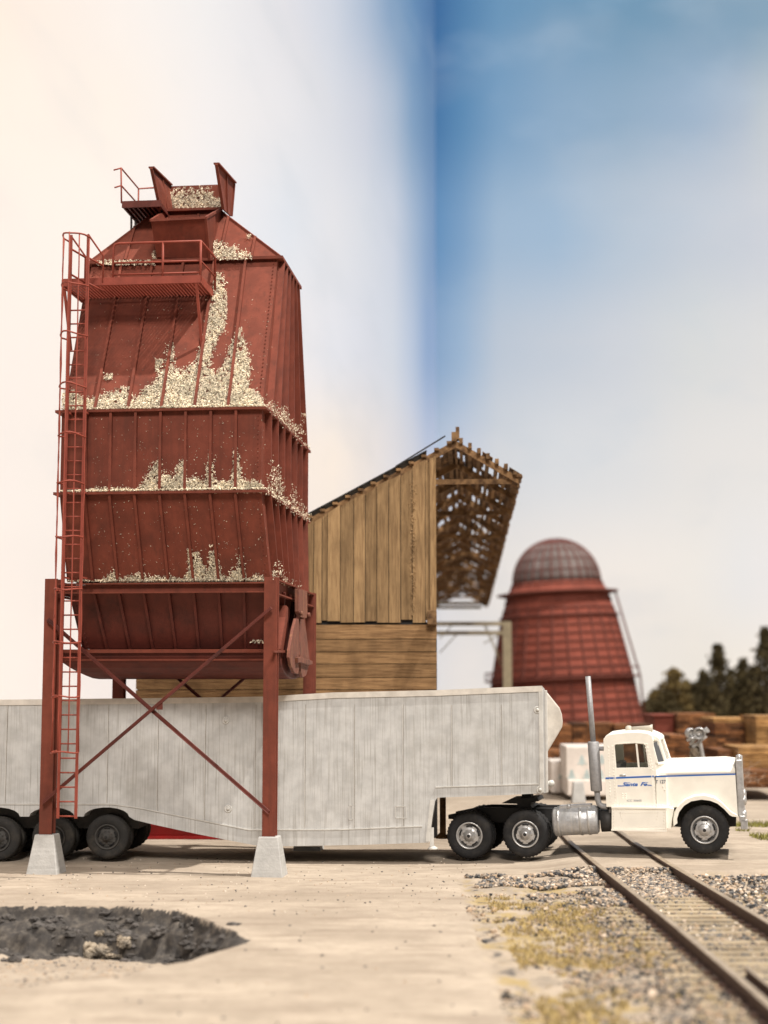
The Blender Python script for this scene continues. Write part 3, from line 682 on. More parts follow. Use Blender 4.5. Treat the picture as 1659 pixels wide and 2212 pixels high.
# ---- wood shavings lying on the bin
def chips():
    rnd = random.Random(3); mb = MB()
    def scatter(polys, conv, P, N, count, sz=.026, thick=.05, dens=None):
        for poly in polys:
            pp = [conv(*p) for p in poly]; xs = [p[0] for p in pp]; ys = [p[1] for p in pp]; x0, x1, y0, y1 = min(xs), max(xs), min(ys), max(ys)
            area = 0
            for i in range(len(pp)): area += pp[i-1][0] * pp[i][1] - pp[i][0] * pp[i-1][1]
            n_ = int(abs(area) / 2 * count)
            k = 0; tries = 0
            while k < n_ and tries < n_ * 12:
                tries += 1; x = rnd.uniform(x0, x1); y = rnd.uniform(y0, y1)
                if not in_poly(x + rnd.gauss(0, 3.8), y + rnd.gauss(0, 4.2), pp): continue
                c_ = noise.noise(Vector((x * .16, y * .12, 0))) + .6 * noise.noise(Vector((x * .5, y * .4, 3)))
                if rnd.random() > .30 + .55 * (y - y0) / (y1 - y0 + 1) + c_ * 1.2: continue
                H = fT.hit(x, y, P, N); H = H + N * rnd.random() * thick; flake(mb, H, N, sz * rnd.uniform(.7, 1.3), rnd); k += 1
    Nf = Vector((0, -(wE - wL1), 1.95)).normalized()
    up_polys = [[(140,1500),(140,1390),(205,1405),(260,1455),(320,1445),(430,1415),(520,1375),(548,1440),(560,1500)],
                [(560,1500),(575,1455),(640,1385),(705,1345),(720,1290),(760,1270),(765,1130),(795,1130),(785,1270),(850,1290),(940,1240),(955,1180),(975,1100),(1010,1060),(1030,1150),(1000,1260),(1050,1310),(1100,1250),(1150,1100),(1190,1025),(1205,1100),(1245,1230),(1232,1390),(1290,1410),(1330,1490),(1330,1500)],
                [(1045,700),(1082,705),(1112,880),(1098,1010),(1050,1090),(1010,1180),(965,1240),(985,1060),(1010,930),(1030,820)],
                [(380,1320),(440,1295),(435,1325),(390,1335)], [(690,1225),(735,1210),(720,1270),(690,1290)]]
    scatter(up_polys, TA, Vector((0, -.6, wL1)), Nf, 1.0, .0145, .04)
    Nm = Vector((0, -1, 0))
    mid = [[(290,640),(300,625),(600,625),(640,560),(700,450),(715,470),(722,560),(760,540),(800,565),(850,430),(862,560),(880,590),(915,550),(960,590),(990,590),(1015,420),(1028,590),(1110,580),(1140,600),(1170,370),(1185,540),(1200,580),(1290,580),(1330,610),(1330,640)]]
    scatter(mid, TB, Vector((0, -.62, 0)), Nm, 1.0, .014, .035)
    Nl = Vector((0, -(wL2 - wL3), -(.65))).normalized()
    low = [[(375,1180),(440,1110),(480,1160),(600,1120),(640,1150),(740,1140),(860,1160),(890,1100),(930,980),(970,1080),(1000,1150),(1030,930),(1060,1090),(1090,1140),(1140,1150),(1150,1090),(1185,1085),(1190,960),(1215,1150),(1260,1160),(1290,1120),(1335,1170),(1330,1190),(380,1190)],
           [(880,960),(905,960),(905,1050),(890,1060)]]
    scatter(low, TB, Vector((0, .03, wL3)), Nl, 1.0, .014, .035)
    # roof apron
    Nr = Vector((0, -(wTop - e0), vt - 1.3)).normalized()
    scatter([[(1040,628),(1032,520),(1090,510),(1100,570),(1165,545),(1172,612),(1220,580),(1262,615)], [(340,660),(365,635),(690,630),(690,645)], [(670,630),(680,570),(695,620)], [(1225,480),(1255,480),(1240,505)]], TA, Vector((0, 1.26, e0)), Nr, .9, .014, .035)
    # head box back panel
    scatter([[(715,325),(730,250),(745,190),(780,215),(800,250),(830,210),(860,215),(850,270),(890,260),(900,210),(930,250),(960,190),(980,240),(1005,200),(1020,260),(1075,280),(1085,325)]], TA, Vector((0, vb - .06, hl.z)), Vector((0, -1, .05)).normalized(), .95, .016, .05)
    # right side faces
    Ns = Vector((1, 0, 0))
    scatter([[(1340,1490),(1370,1450),(1420,1540),(1440,1480),(1470,1580),(1560,1640),(1560,1660),(1440,1590)], [(1545,1520),(1560,1520),(1555,1610)]], TA, Vector((U1 + .04, 0, 0)), Ns, .4, .014, .08)
    scatter([[(1335,630),(1370,400),(1385,560),(1400,470),(1420,560),(1440,680),(1480,690),(1490,560),(1510,680),(1520,740),(1545,700),(1560,760),(1595,790),(1590,810)], [(1365,1150),(1370,1080),(1395,1020),(1415,1090),(1450,1150),(1500,1180),(1500,1200)], [(1500,1190),(1510,1150),(1535,1195)], [(1330,130),(1420,180),(1460,240),(1590,370),(1590,395),(1400,190)]], TB, Vector((U1 + .04, 0, 0)), Ns, .3, .014, .08)
    # ledges
    for (wz, f, r, a, b) in (lv[1], lv[2], (bz + .1, .0, VR, U0, U1)):
        for k in range(1600):
            u = rnd.uniform(a, b + .08); flake(mb, (u, f - rnd.uniform(.03, .125) + (.0 if wz != bz + .1 else .05), wz + .035 + rnd.random() * .03), Vector((0, -.3, 1)), .017, rnd)
        for k in range(260): flake(mb, (b + rnd.uniform(.02, .13), rnd.uniform(f, r), wz + .04 + rnd.random() * .03), Vector((.3, 0, 1)), .017, rnd)
    # sparse singles
    for k in range(900):
        x = rnd.uniform(200, 590); y = rnd.choice([rnd.uniform(640, 870), rnd.uniform(900, 1050), rnd.uniform(1080, 1240)])
        if y < 880: H = fT.hit(x, y, Vector((0, -.6, wL1)), Nf); n_ = Nf
        elif y < 1060: H = fT.hit(x, y, Vector((0, -.6, 0)), Nm); n_ = Nm
        else: H = fT.hit(x, y, Vector((0, .05, wL3)), Nl); n_ = Nl
        if U0 < H.x < U1: flake(mb, H + n_ * .01, n_, rnd.uniform(.004, .011), rnd)
    for k in range(60):
        x = 950 / 1.808 + rnd.uniform(100, 300) * .15; y = 2150 / 1.808 + rnd.uniform(1240, 1340) * .15
        H = fT.hit(x, y, Vector((0, .75, 0)), Nm)
        if H.x < U1 - .2: flake(mb, H, Nm, .022, rnd)
    o = mb.build('wood_shavings', M['chip'], None); o.location = fT.o; o.rotation_euler = (0, 0, -fT.a)
    tag(o, 'drifts of pale wood shavings heaped on the ledges of the red bin', 'wood shavings', kind='stuff')
chips()

# ================================================================== wheels
def make_wheel(parent, c, r, wd, tyre, rim, n=48, hub_dark=False, label=None):
    """tyre with a rim as its sub-part; c is the centre of the OUTER face (v = near side)"""
    u, v, z = c; mb = MB()
    prof = [(r*.56, .02), (r*.60, .0), (r*.80, -.012), (r*.93, .01), (r*.985, .045), (r, .07), (r, wd - .07), (r*.985, wd - .045), (r*.93, wd - .01), (r*.8, wd + .01), (r*.56, wd - .02)]
    mb.lathe([(a, b) for a, b in prof], 'y', (u, v, z), n * 2, notch={4: .016 * r * 2, 5: .02 * r * 2, 6: .02 * r * 2, 7: .016 * r * 2})
    t = mb.build('wheel', tyre, parent)
    rb = MB(); rr_ = r * .55
    rb.lathe([(rr_ * 1.03, .02), (rr_ * 1.03, -.012), (rr_ * .95, -.015), (rr_ * .90, .02), (rr_ * .84, .03), (rr_ * .55, .00), (rr_ * .42, -.005), (rr_ * .40, -.03), (rr_ * .30, -.035), (rr_ * .27, -.075), (rr_ * .16, -.095), (.001, -.095)], 'y', (u, v, z), 40)
    for k in range(10):
        a = 2 * math.pi * k / 10; rb.lathe([(.017, -.03), (.012, -.005), (.012, .01)][::-1], 'y', (u + rr_ * .5 * math.cos(a), v, z + rr_ * .5 * math.sin(a)), 6, smooth=False)
    o = rb.build('rim', rim, t)
    hl_ = MB()
    for k in range(5):
        a0 = 2 * math.pi * k / 5 + .3
        pts = [(u + rr_ * .73 * math.cos(a0 + q), v + .008, z + rr_ * .73 * math.sin(a0 + q)) for q in [x * .16 for x in range(-2, 3)]]
        hl_.tube(pts, .018, 6)
    hl_.lathe([(rr_*.13, -.105), (rr_*.10, -.08)], 'y', (u, v, z), 12)
    hl_.build('rim_slots', M['black'] if not hub_dark else M['rubber'], t)
    return t

# ================================================================== trailer
fR = Fr(829, 31.9, 2.9)
trl = root('chip_trailer', fR, 'long weathered grey drop belly chip trailer passing under the red bin', 'trailer')
T2 = lambda x, y: (940.3 + .2334 * x, 1465.7 + .2334 * y)
X2 = lambda x, y: (912.6 + .45 * x, 1438 + .45 * y)
q = lambda p: fR.q(*p, 0)
wc = [(229.7, 1808.6), (112, 1811), (-6, 1813), (-124, 1814)]
def arch(cx, cy, rx, ry, n=9): return [(cx + rx * math.cos(math.pi * k / n), cy - ry * math.sin(math.pi * k / n)) for k in range(n + 1)]
prof = [(-260, 1515), (0, 1512.5), (150, 1511), (299, 1509.5), (435, 1508), (568, 1506), (719, 1496.5), (940, 1491.7), (1171, 1482), (1176.5, 1488), (1180.7, 1713), (1100, 1717), (945, 1723), (940, 1730), (935, 1760), (926, 1820), (780, 1825), (620, 1828), (550, 1826), (427, 1802), (329, 1780.5), (290, 1771)]
for (cx_, cy_) in wc: prof += arch(cx_, 1764, 49, 20) if cx_ > -100 else arch(cx_, 1764, 49, 20)
prof += [(-260, 1764)]
body = MB(); body.prism([q(p) for p in prof], 0, 2.5); tb = body.build('body', M['alu'], trl, bevel=.02)
# trim: top rail, lower rail, seams
tm = MB()
def strip(mb, pts, h, d, v=0.0, f=fR):
    P = [f.q(*p, v) for p in pts]
    for a, b in zip(P, P[1:]): mb.hexa([(a[0], v - d, a[1] - h/2), (b[0], v - d, b[1] - h/2), (b[0], v + .001, b[1] - h/2), (a[0], v + .001, a[1] - h/2), (a[0], v - d, a[1] + h/2), (b[0], v - d, b[1] + h/2), (b[0], v + .001, b[1] + h/2), (a[0], v + .001, a[1] + h/2)])
strip(tm, [(-260, 1520), (0, 1517.5), (299, 1514.5), (435, 1513), (568, 1511), (719, 1502), (940, 1497), (1171, 1487.5)], .115, .022)
tm.build('top_rail', M['cream'], trl)
tm = MB(); strip(tm, [(-260, 1737), (242.7, 1737), (300, 1745), (537, 1792.5), (719, 1792.5), (912, 1785)], .022, .018); strip(tm, [(941, 1700.5), (1164, 1693.5)], .022, .018)
tm.build('rub_rail', M['alu_pale'], trl)
sm_ = MB()
sg2 = MB()
def vseam(x, y0, y1, wd=.012, d=.006):
    a = q((x, y0)); b = q((x, y1)); sg2.box(a[0] + wd/2 + .002, a[0] + wd/2 + .009, -.003, .001, b[1], a[1]); sm_.box(a[0] - wd/2, a[0] + wd/2, -d, .001, b[1], a[1])
for x, y1 in ((16, 1735), (125, 1735), (234, 1735), (342, 1752), (444, 1772), (552, 1790), (659, 1790), (765, 1790), (870, 1786), (975, 1698), (1082, 1695)): vseam(x, 1522, y1)
sm_.build('panel_seams', M['alu_pale'], trl); sg2.build('seam_lines', M['seam_dark'], trl)  # second mesh: thin brown line along one side of each seam ridge
co = MB(); a = q((1166, 1488)); b = q((1171, 1712)); co.box(a[0] - .03, a[0] + .06, -.02, .001, b[1], a[1]); c0 = q((1176.5, 1489)); co.box(c0[0] - .0, c0[0] + .05, -.01, 2.51, b[1], c0[1] - .02); co.build('corner_post', M['alu_pale'], trl, bevel=.01)
co = MB(); a = q((936, 1728)); b = q((926, 1818)); co.hexa([(b[0] - .06, -.015, b[1]), (b[0] + .02, -.015, b[1]), (b[0] + .02, .001, b[1]), (b[0] - .06, .001, b[1]), (a[0] - .06, -.015, a[1]), (a[0] + .02, -.015, a[1]), (a[0] + .02, .001, a[1]), (a[0] - .06, .001, a[1])]); co.build('corner_post', M['alu_pale'], trl)
for (x, y, r_) in ((487.6, 1556, .075), (492.8, 1746.6, .08), (1160.9, 1533.4, .075), (1166.7, 1706, .08)):
    c = q((x, y)); bo = MB(); bo.lathe([(r_, .001), (r_, -.012), (r_*.75, -.018), (r_*.62, -.004), (r_*.45, -.004), (r_*.42, -.04), (.001, -.045)], 'y', (c[0], 0, c[1]), 20); bo.build('marker_light', M['alu_pale'], trl)
for (x0, y0, x1, y1) in ((854, 1741, 878, 1768), (753, 1739, 762, 1771)):
    a = q((x0, y1)); b = q((x1, y0)); fr_ = MB(); t = .014
    fr_.box(a[0], b[0], -.012, .001, b[1] - t, b[1]); fr_.box(a[0], b[0], -.012, .001, a[1], a[1] + t); fr_.box(a[0], a[0] + t, -.012, .001, a[1], b[1]); fr_.box(b[0] - t, b[0], -.012, .001, a[1], b[1]); fr_.build('hatch_frame', M['alu_pale'], trl)
# nose
ns = MB(); pn_ = [(1176, 1489), (1184, 1498), (1209, 1529), (1214, 1543), (1215.7, 1559), (1214.5, 1571), (1207, 1584), (1183, 1624.5), (1176, 1624.5)]
ns.prism([fR.q(*p, .12) for p in pn_], .12, 2.38); ns.build('nose_fairing', M['cream'], trl, bevel=.02)
gh = MB(); c = fR.q(1186, 1692, .25); gh.tube([(c[0] - .12, .25, c[1]), (c[0], .25, c[1])], .05, 10); gh.lathe([(.03, -.02), (.065, .02), (.065, .08), (.02, .11)], 'x', (c[0], .25, c[1]), 12); gh.build('air_coupling', M['alu_pale'], trl)
lgz = MB(); a = fR.q(933, 1815, .1); b = fR.q(935, 1835, .1); lgz.box(a[0] - .04, a[0] + .04, .05, .15, b[1] + .06, a[1] + .25); lgz.lathe([(.10, b[1]), (.10, b[1] + .03), (.04, b[1] + .07)], 'z', (b[0], .1, 0), 14); lgz.build('landing_leg', M['alu_pale'], trl)
lgz = MB(); a = fR.q(955, 1730, 2.2); b = fR.q(950, 1811, 2.2); lgz.box(a[0] - .05, a[0] + .08, 2.1, 2.25, b[1] + .1, a[1] + .2); lgz.lathe([(.14, b[1]), (.14, b[1] + .04), (.05, b[1] + .12)], 'z', (a[0], 2.2, 0), 14); lgz.build('landing_leg', M['beam'], trl)
# bogie
ax = MB(); a = q((-230, 1770)); b = q((300, 1800)); ax.box(a[0], b[0] - .1, .5, 2.0, b[1] + .05, a[1] + .2)
for (cx_, cy_) in wc: c = q((cx_, cy_)); ax.tube([(c[0], .1, c[1]), (c[0], 2.4, c[1])], .09, 10)
ax.build('bogie_frame', M['hubdark'], trl)
for (cx_, cy_) in wc:
    c = q((cx_, cy_)); make_wheel(trl, (c[0], .06, c[1]), .445, .28, M['rubber_dusty'], M['hubdark'], hub_dark=True); 
    for v_ in (.40, 1.84, 2.16): make_wheel(trl, (c[0], v_, c[1]), .445, .27, M['rubber_dusty'], M['hubdark'], n=30, hub_dark=True)
# small skid plate beneath the belly
sk = MB(); a = q((632, 1829)); b = q((690, 1834)); sk.box(a[0], b[0], .5, 1.6, b[1], a[1] + .02); sk.build('belly_skid', M['alu_pale'], trl)

# ================================================================== tractor
YAW = 12.8
fC = Fr(1014, 32.4, YAW)
trk = root('truck_tractor', fC, 'white conventional truck tractor with thin blue stripe crossing the rails', 'truck')
Z1 = lambda x, y: (1244.5 + .2334 * x, 1537.6 + .2334 * y)
def qc_(p, v=0): return fC.q(*p, v)
def z1(x, y, v=0): return fC.q(*Z1(x, y), v)
W_ = 2.25
# frame rails
fm = MB(); fl = [T2(118, 1262), T2(450, 1195), T2(1090, 1200), T2(1640, 1215), (1500, 1760), (1590, 1765), (1590, 1785), (1500, 1790), T2(1640, 1310), T2(600, 1335), T2(120, 1300)]
Lf = [qc_(p, .62) for p in fl]
fm.prism(Lf, .62, .74); fm.prism(Lf, 1.5, 1.62)
for t in (T2(400, 1260), T2(900, 1260), T2(1500, 1270)): c = qc_(t, .62); fm.box(c[0] - .06, c[0] + .06, .74, 1.5, c[1] - .08, c[1] + .04)
fm.build('chassis', M['black'], trk, bevel=.01)
fw = MB(); fwp = [(610,1155),(700,1112),(945,1100),(958,1135),(885,1148),(880,1175),(900,1200),(735,1200),(762,1172),(755,1160)]
fw.prism([qc_(T2(*p), .7) for p in fwp], .7, 1.55); c0 = qc_(T2(842, 1120), .9); fw.box(c0[0] - .10, c0[0] + .10, .95, 1.3, c0[1], c0[1] + .17); fw.build('fifth_wheel', M['black'], trk, bevel=.01)
# wheels
wr = .48
cw = [(1013.8, 1805.3), (1135, 1801.8)]
for p in cw:
    c = qc_(p); make_wheel(trk, (c[0], .0, c[1]), wr, .27, M['rubber'], M['silver'], n=40)
    for v_ in (.33, 1.65, 1.98): make_wheel(trk, (c[0], v_, c[1]), wr, .27, M['rubber'], M['silver'], n=30)
    a_ = MB(); a_.tube([(c[0], .2, c[1]), (c[0], 2.1, c[1])], .1, 10); a_.lathe([(.05, .9), (.22, .95), (.26, 1.1), (.22, 1.3), (.05, 1.35)], 'y', (c[0], 0, c[1]), 14); a_.build('axle', M['black'], trk)
c = qc_((1522, 1793)); fwh = (c[0], c[1])
make_wheel(trk, (c[0], .02, c[1]), wr, .28, M['rubber'], M['silver'], n=40); make_wheel(trk, (c[0], 1.9, c[1]), wr, .28, M['rubber'], M['silver'], n=30)
a_ = MB(); a_.tube([(c[0], .2, c[1]), (c[0], 2.0, c[1])], .07, 10); a_.build('axle', M['black'], trk)
# cab ---------------------------------------------------------------
side = [(252,262),(262,240),(300,215),(380,203),(450,196),(560,190),(660,200),(700,222),(712,262),(728,420),(745,590),(722,600),(740,890),(280,880)]
door_hole = [(356,312),(368,303),(545,292),(628,300),(640,315),(668,515),(372,520)]
cab = MB(); S0 = [z1(*p) for p in side]; H0 = [z1(*p) for p in door_hole]
cab.prism(S0, 0, .07, holes=[H0]); cab2 = MB(); cab2.prism(S0, W_ - .07, W_, holes=[H0])
cabo = cab.build('cab', M['white'], trk, bevel=.012); cab2.build('far_side_panel', M['white'], cabo, bevel=.012)
# roof skin, rear wall and front (joined piece)
cb = MB()
zr = lambda x, y: z1(x, y)
roofline = [z1(*p) for p in ((262,240),(300,215),(380,203),(450,196),(560,190),(660,200),(718,222),(752,240),(765,252))]
under = [(a, b - .07) for a, b in roofline]
def crown(u, v, w_): t = (v - .07) / (W_ - .14); return (u, v, w_ + .05 * math.sin(math.pi * t) ** .6)
nseg = 10
for i in range(nseg):
    v0_ = .07 + (W_ - .14) * i / nseg; v1_ = .07 + (W_ - .14) * (i + 1) / nseg
    def cf(u, v, w_): return crown(u, v, w_)
    cb.prism(roofline + under[::-1], v0_, v1_, fn=cf)
cb.build('cab_roof', M['white'], cabo, bevel=0)
cb = MB(); r0 = z1(252, 262); r1 = z1(280, 880); hb = z1(265, 330); hb2 = z1(275, 520)
def rear(v0_, v1_, w0_, w1_):
    def uu(w_): t = (w_ - r1[1]) / (r0[1] - r1[1]); return r1[0] + (r0[0] - r1[0]) * t
    cb.hexa([(uu(w0_), v0_, w0_), (uu(w0_) + .06, v0_, w0_), (uu(w0_) + .06, v1_, w0_), (uu(w0_), v1_, w0_), (uu(w1_), v0_, w1_), (uu(w1_) + .06, v0_, w1_), (uu(w1_) + .06, v1_, w1_), (uu(w1_), v1_, w1_)])
rear(.07, W_ - .07, r1[1], hb2[1]); rear(.07, W_ - .07, hb[1], r0[1] + .03); rear(.07, .6, hb2[1], hb[1]); rear(W_ - .6, W_ - .07, hb2[1], hb[1])
cb.build('rear_wall', M['white'], cabo)
# windshield wall: slanted plane from the chamfered corner to the centre
fp_b = z1(835, 470, .30); fp_t = z1(762, 252, .30); cp_b = z1(735, 480); cp_t = z1(683, 262)
ws = MB()
def quadbar(a, b, w0): ws.bar(a, b, w0, .05)
CB = Vector((cp_b[0] + .03, .03, cp_b[1])); CT = Vector((cp_t[0] + .02, .03, cp_t[1])); FB = Vector((fp_b[0], .34, fp_b[1])); FT = Vector((fp_t[0], .34, fp_t[1]))
mir = lambda P: Vector((P.x, W_ - P.y, P.z))
def wpane(a, b, c_, d, wd=.055):
    for p_, q_ in ((a, b), (b, c_), (c_, d), (d, a)): ws.bar(p_, q_, wd, .05)
wpane(CB, FB, FT, CT); wpane(mir(CB), mir(FB), mir(FT), mir(CT)); MBm = Vector((FB.x + .03, W_/2, FB.z)); MTm = Vector((FT.x + .02, W_/2, FT.z))
wpane(FB, MBm, MTm, FT, .07); wpane(mir(FB), MBm, MTm, mir(FT), .07)
ws.build('windscreen_frame', M['white'], cabo, bevel=.01)
gl = MB()
for a, b, c_, d in ((CB, FB, FT, CT), (mir(CB), mir(FB), mir(FT), mir(CT)), (FB, MBm, MTm, FT), (mir(FB), MBm, MTm, mir(FT))): gl.add([a, b, c_, d], [(0, 1, 2, 3)])
gl.add([(u, .045, w_) for u, w_ in H0], [tuple(range(len(H0)))]); gl.add([(u, W_ - .045, w_) for u, w_ in H0], [tuple(range(len(H0)))])
gl.build('cab_windows', M['glass'], cabo)
# cowl below windscreen
cw_ = MB(); k0 = z1(722, 600, .0); k1 = z1(745, 480, 0); k2 = z1(838, 470, .3); k3 = z1(838, 880, .3)
for a, b in ((0, 1),):
    lo = z1(740, 880)[1]; bz_ = z1(740, 592)[1]; cw_.prism([(k1[0]-.02, lo), (k2[0], lo), (k2[0], bz_), (k1[0]-.02, bz_)], .03, W_-.03); lo = bz_ + .002
    cw_.add([(k1[0]-.02, .02, lo), (k2[0], .33, lo), (k2[0], W_-.33, lo), (k1[0]-.02, W_-.02, lo), (k1[0]-.02, .02, CB.z + .01), (k2[0] + .02, .33, FB.z + .01), (k2[0] + .02, W_-.33, FB.z + .01), (k1[0]-.02, W_-.02, CB.z + .01)],
            [(0,3,2,1),(4,5,6,7),(0,1,5,4),(1,2,6,5),(2,3,7,6),(3,0,4,7)])
cw_.build('cowl', M['white'], cabo, bevel=.006)
dv = MB(); a = z1(557, 296); b = z1(580, 515); dv.bar((a[0], .03, a[1]), (b[0], .03, b[1]), .035, .05); dv.bar((a[0], W_ - .03, a[1]), (b[0], W_ - .03, b[1]), .035, .05); dv.build('window_divider', M['white'], cabo)
# door frame line, rivets
dr = MB()
def line(pts, v=0.0, wd=.014, d=.006):
    P = [z1(*p) for p in pts]
    for a, b in zip(P, P[1:]): dr.bar((a[0], v - d/2 + .001, a[1]), (b[0], v - d/2 + .001, b[1]), wd, d, up=(0, 1, 0)) if False else dr.bar((a[0], v, a[1]), (b[0], v, b[1]), d * 2, wd, up=(0, 0, 1) if abs(b[0]-a[0]) > abs(b[1]-a[1]) else (1, 0, 0))
line([(348,318),(362,297),(548,284),(635,292),(650,315),(700,590),(718,850),(395,852),(378,835),(348,318)])
dr.build('door_outline', M['white'], cabo)
dh = MB(); a = z1(405, 585); dh.tube([(a[0], -.03, a[1]), (a[0] + .12, -.03, a[1] + .005)], .012, 6); dh.build('door_handle', M['silver'], cabo)
rv = MB()
def rivets(pts, sp=.06, r=.013, v=0.0, f=z1):
    P = [f(*p) for p in pts]
    for a, b in zip(P, P[1:]):
        L_ = math.hypot(b[0]-a[0], b[1]-a[1]); n_ = max(1, int(L_ / sp))
        for k in range(n_):
            t = k / n_; u = a[0] + (b[0]-a[0]) * t; w_ = a[1] + (b[1]-a[1]) * t
            rv.lathe([(r, .0), (r * .8, -r * .7), (.001, -r)], 'y', (u, v, w_), 6)
rivets([(292,320),(335,320),(365,850)]); rivets([(300,330),(318,860)]); rivets([(632,300),(665,430),(700,560)]); rivets([(655,300),(690,430),(715,570)])
rivets([(350,862),(830,862)]); rivets([(728,690),(735,860)]); rivets([(805,690),(820,720),(800,770)]); rivets([(430,760),(460,760),(460,800),(430,800),(430,760)], .04)
rivets([(850,885),(905,810)], .045)
rv.build('rivets', M['white'], cabo)
# step box
sb = MB(); sp = [z1(*p) for p in ((330,880),(840,880),(838,1088),(330,1097))]; sb.prism(sp, -.06, .35); sb.prism(sp, W_ - .35, W_ + .06); step = sb.build_each('step_box', M['white'], trk, bevel=.012)[0]
rv = MB(); rivets([(350,905),(815,900),(815,1060),(350,1070),(350,905)], .05, v=-.06); rivets([(410,935),(760,930),(745,990),(740,1030)], .05, v=-.06); rivets([(410,935),(440,1030)], .05, v=-.06); rv.build('rivets', M['white'], step)
sl = MB(); a = z1(328, 882); b = z1(842, 882); sl.box(a[0], b[0], -.085, -.06, a[1] - .02, a[1] + .015); a = z1(328, 1092); b = z1(840, 1085); sl.box(a[0], b[0], -.085, -.06, a[1] - .01, a[1] + .02); a = z1(826, 880); b = z1(838, 1088); sl.box(a[0], b[0], -.08, -.06, b[1], a[1]); sl.build('step_trim', M['white'], step)
fl_ = MB(); a = z1(300, 880); b = z1(840, 900); fl_.box(a[0], b[0], .08, W_ - .08, b[1] - .1, a[1] + .03); fl_.build('cab_floor', M['seat'], cabo)
se = MB(); a = z1(330, 560); fl_z = z1(300, 880)[1]; se.box(a[0], a[0] + .15, .3, W_ - .3, fl_z, a[1] + .15); se.box(a[0], a[0] + .6, .3, W_ - .3, fl_z, fl_z + .45)
c = z1(640, 500); se.tube([(c[0] + .1, .6 + .2 * math.cos(t * .5236), c[1] - .02 + .2 * math.sin(t * .5236)) for t in range(13)], .015, 6); se.build('cab_interior', M['seat'], cabo, bevel=.02)
# hood
VH = .09
hp = [(720,478),(838,470),(1100,463),(1440,455),(1466,458),(1476,470),(1500,960),(1470,965),(1400,900),(1300,800),(1180,760),(1050,790),(950,880),(840,900),(735,900),(722,600)]
ho = MB(); HP = [z1(*p, VH) for p in hp]
top_w = z1(1200, 460, VH)[1]; sh_w = z1(1200, 560, VH)[1]
def hood_fn(u, v, w_):
    t = (v - VH) / (W_ - 2 * VH); e = min(t, 1 - t)
    if w_ > sh_w: w_ = sh_w + (w_ - sh_w) * min(1, (.12 + 1.0 * math.sin(min(1, e / .28) * math.pi / 2) ** .7))
    return (u, v, w_)
NS = 22
cuts = [VH + (W_ - 2 * VH) * (.5 - .5 * math.cos(math.pi * i / NS)) for i in range(NS + 1)]
# hood as a lofted skin: lower box + crowned top
lowp = [z1(*p, VH) for p in ((722,590),(1474,572),(1500,960),(1440,960),(1400,900),(1300,800),(1180,760),(1050,790),(950,880),(840,900),(735,900))]
ho.prism(lowp, VH, W_ - VH)
hood = ho.build('hood', M['white'], trk, bevel=.015)
ht = MB(); ht.smooth = True
ul_, ur_ = z1(722, 590, VH), z1(1474, 572, VH); n_u = 8
b = len(ht.v)
for i in range(n_u + 1):
    t = i / n_u; u = ul_[0] + (ur_[0] - ul_[0]) * t; w0_ = ul_[1] + (ur_[1] - ul_[1]) * t + .002
    wt_ = z1(720, 478, VH)[1] * (1 - t) + z1(1474, 456, VH)[1] * t
    for j, v in enumerate(cuts):
        e = min(v - VH, W_ - VH - v) / .36; k = 1 - (1 - min(1, e)) ** 2; k = math.sqrt(max(0, k)) if k < 1 else 1
        droop = .0 if i < n_u else .03
        ht.v.append((u, v, w0_ + (wt_ - w0_ - droop) * k + .05 * math.sin(math.pi * (v - VH) / (W_ - 2 * VH)) ))
m_ = len(cuts)
for i in range(n_u):
    for j in range(m_ - 1): ht.face((b + i*m_ + j, b + (i+1)*m_ + j, b + (i+1)*m_ + j + 1, b + i*m_ + j + 1))
ht.smooth = False; ht.face([b + n_u*m_ + j for j in range(m_)]); ht.face([b + j for j in range(m_)][::-1]); ht.face([b, b + m_ - 1] + [b + i * m_ + m_ - 1 for i in range(1, n_u + 1)] + [b + i * m_ for i in range(n_u, 0, -1)])
ht.build('hood_top', M['white'], hood)
# side skirt between cab door and fender (flush with the door)
sk = MB(); skp = [z1(*p, .02) for p in ((722,600),(1000,596),(1000,800),(955,825),(905,900),(885,960),(838,985),(838,880),(735,880))]
# fenders
def fender(v0_, v1_, sgn):
    mb = MB()
    outer = [z1(*p) for p in ((878,1078),(880,1000),(895,930),(930,860),(985,800),(1060,760),(1160,742),(1250,755),(1330,800),(1400,868),(1450,915),(1498,942),(1503,966))]
    inner = [z1(*p) for p in ((938,1030),(934,990),(955,925),(1000,868),(1065,828),(1160,812),(1240,822),(1310,850),(1370,900),(1420,955),(1445,968),(1470,971),(1500,972))]
    n_ = len(outer); NV = 6; b = len(mb.v); mb.smooth = True
    for j in range(NV + 1):
        t = j / NV
        v = v0_ + (v1_ - v0_) * t; k = (1 - t) if sgn > 0 else t     # 1 at the outer edge
        drop = .10 * (k ** 3)
        for i in range(n_):
            o_, i_ = outer[i], inner[i]; dx, dy = i_[0] - o_[0], i_[1] - o_[1]; f_ = .0 + .42 * k ** 3
            mb.v.append((o_[0] + dx * f_, v, o_[1] + dy * f_))
    for j in range(NV):
        for i in range(n_ - 1): mb.face((b + j*n_ + i, b + j*n_ + i + 1, b + (j+1)*n_ + i + 1, b + (j+1)*n_ + i))
    mb.smooth = False
    # outer lip
    vo = v0_ if sgn > 0 else v1_
    mb.prism([(o_[0] + (i_[0]-o_[0]) * .42, o_[1] + (i_[1]-o_[1]) * .42) for o_, i_ in zip(outer, inner)] + inner[::-1], vo, vo + .03 * sgn)
    o = mb.build('fender', M['white'], trk)
    so = o.modifiers.new('thick', 'SOLIDIFY'); so.thickness = .012; so.offset = -1
    return o
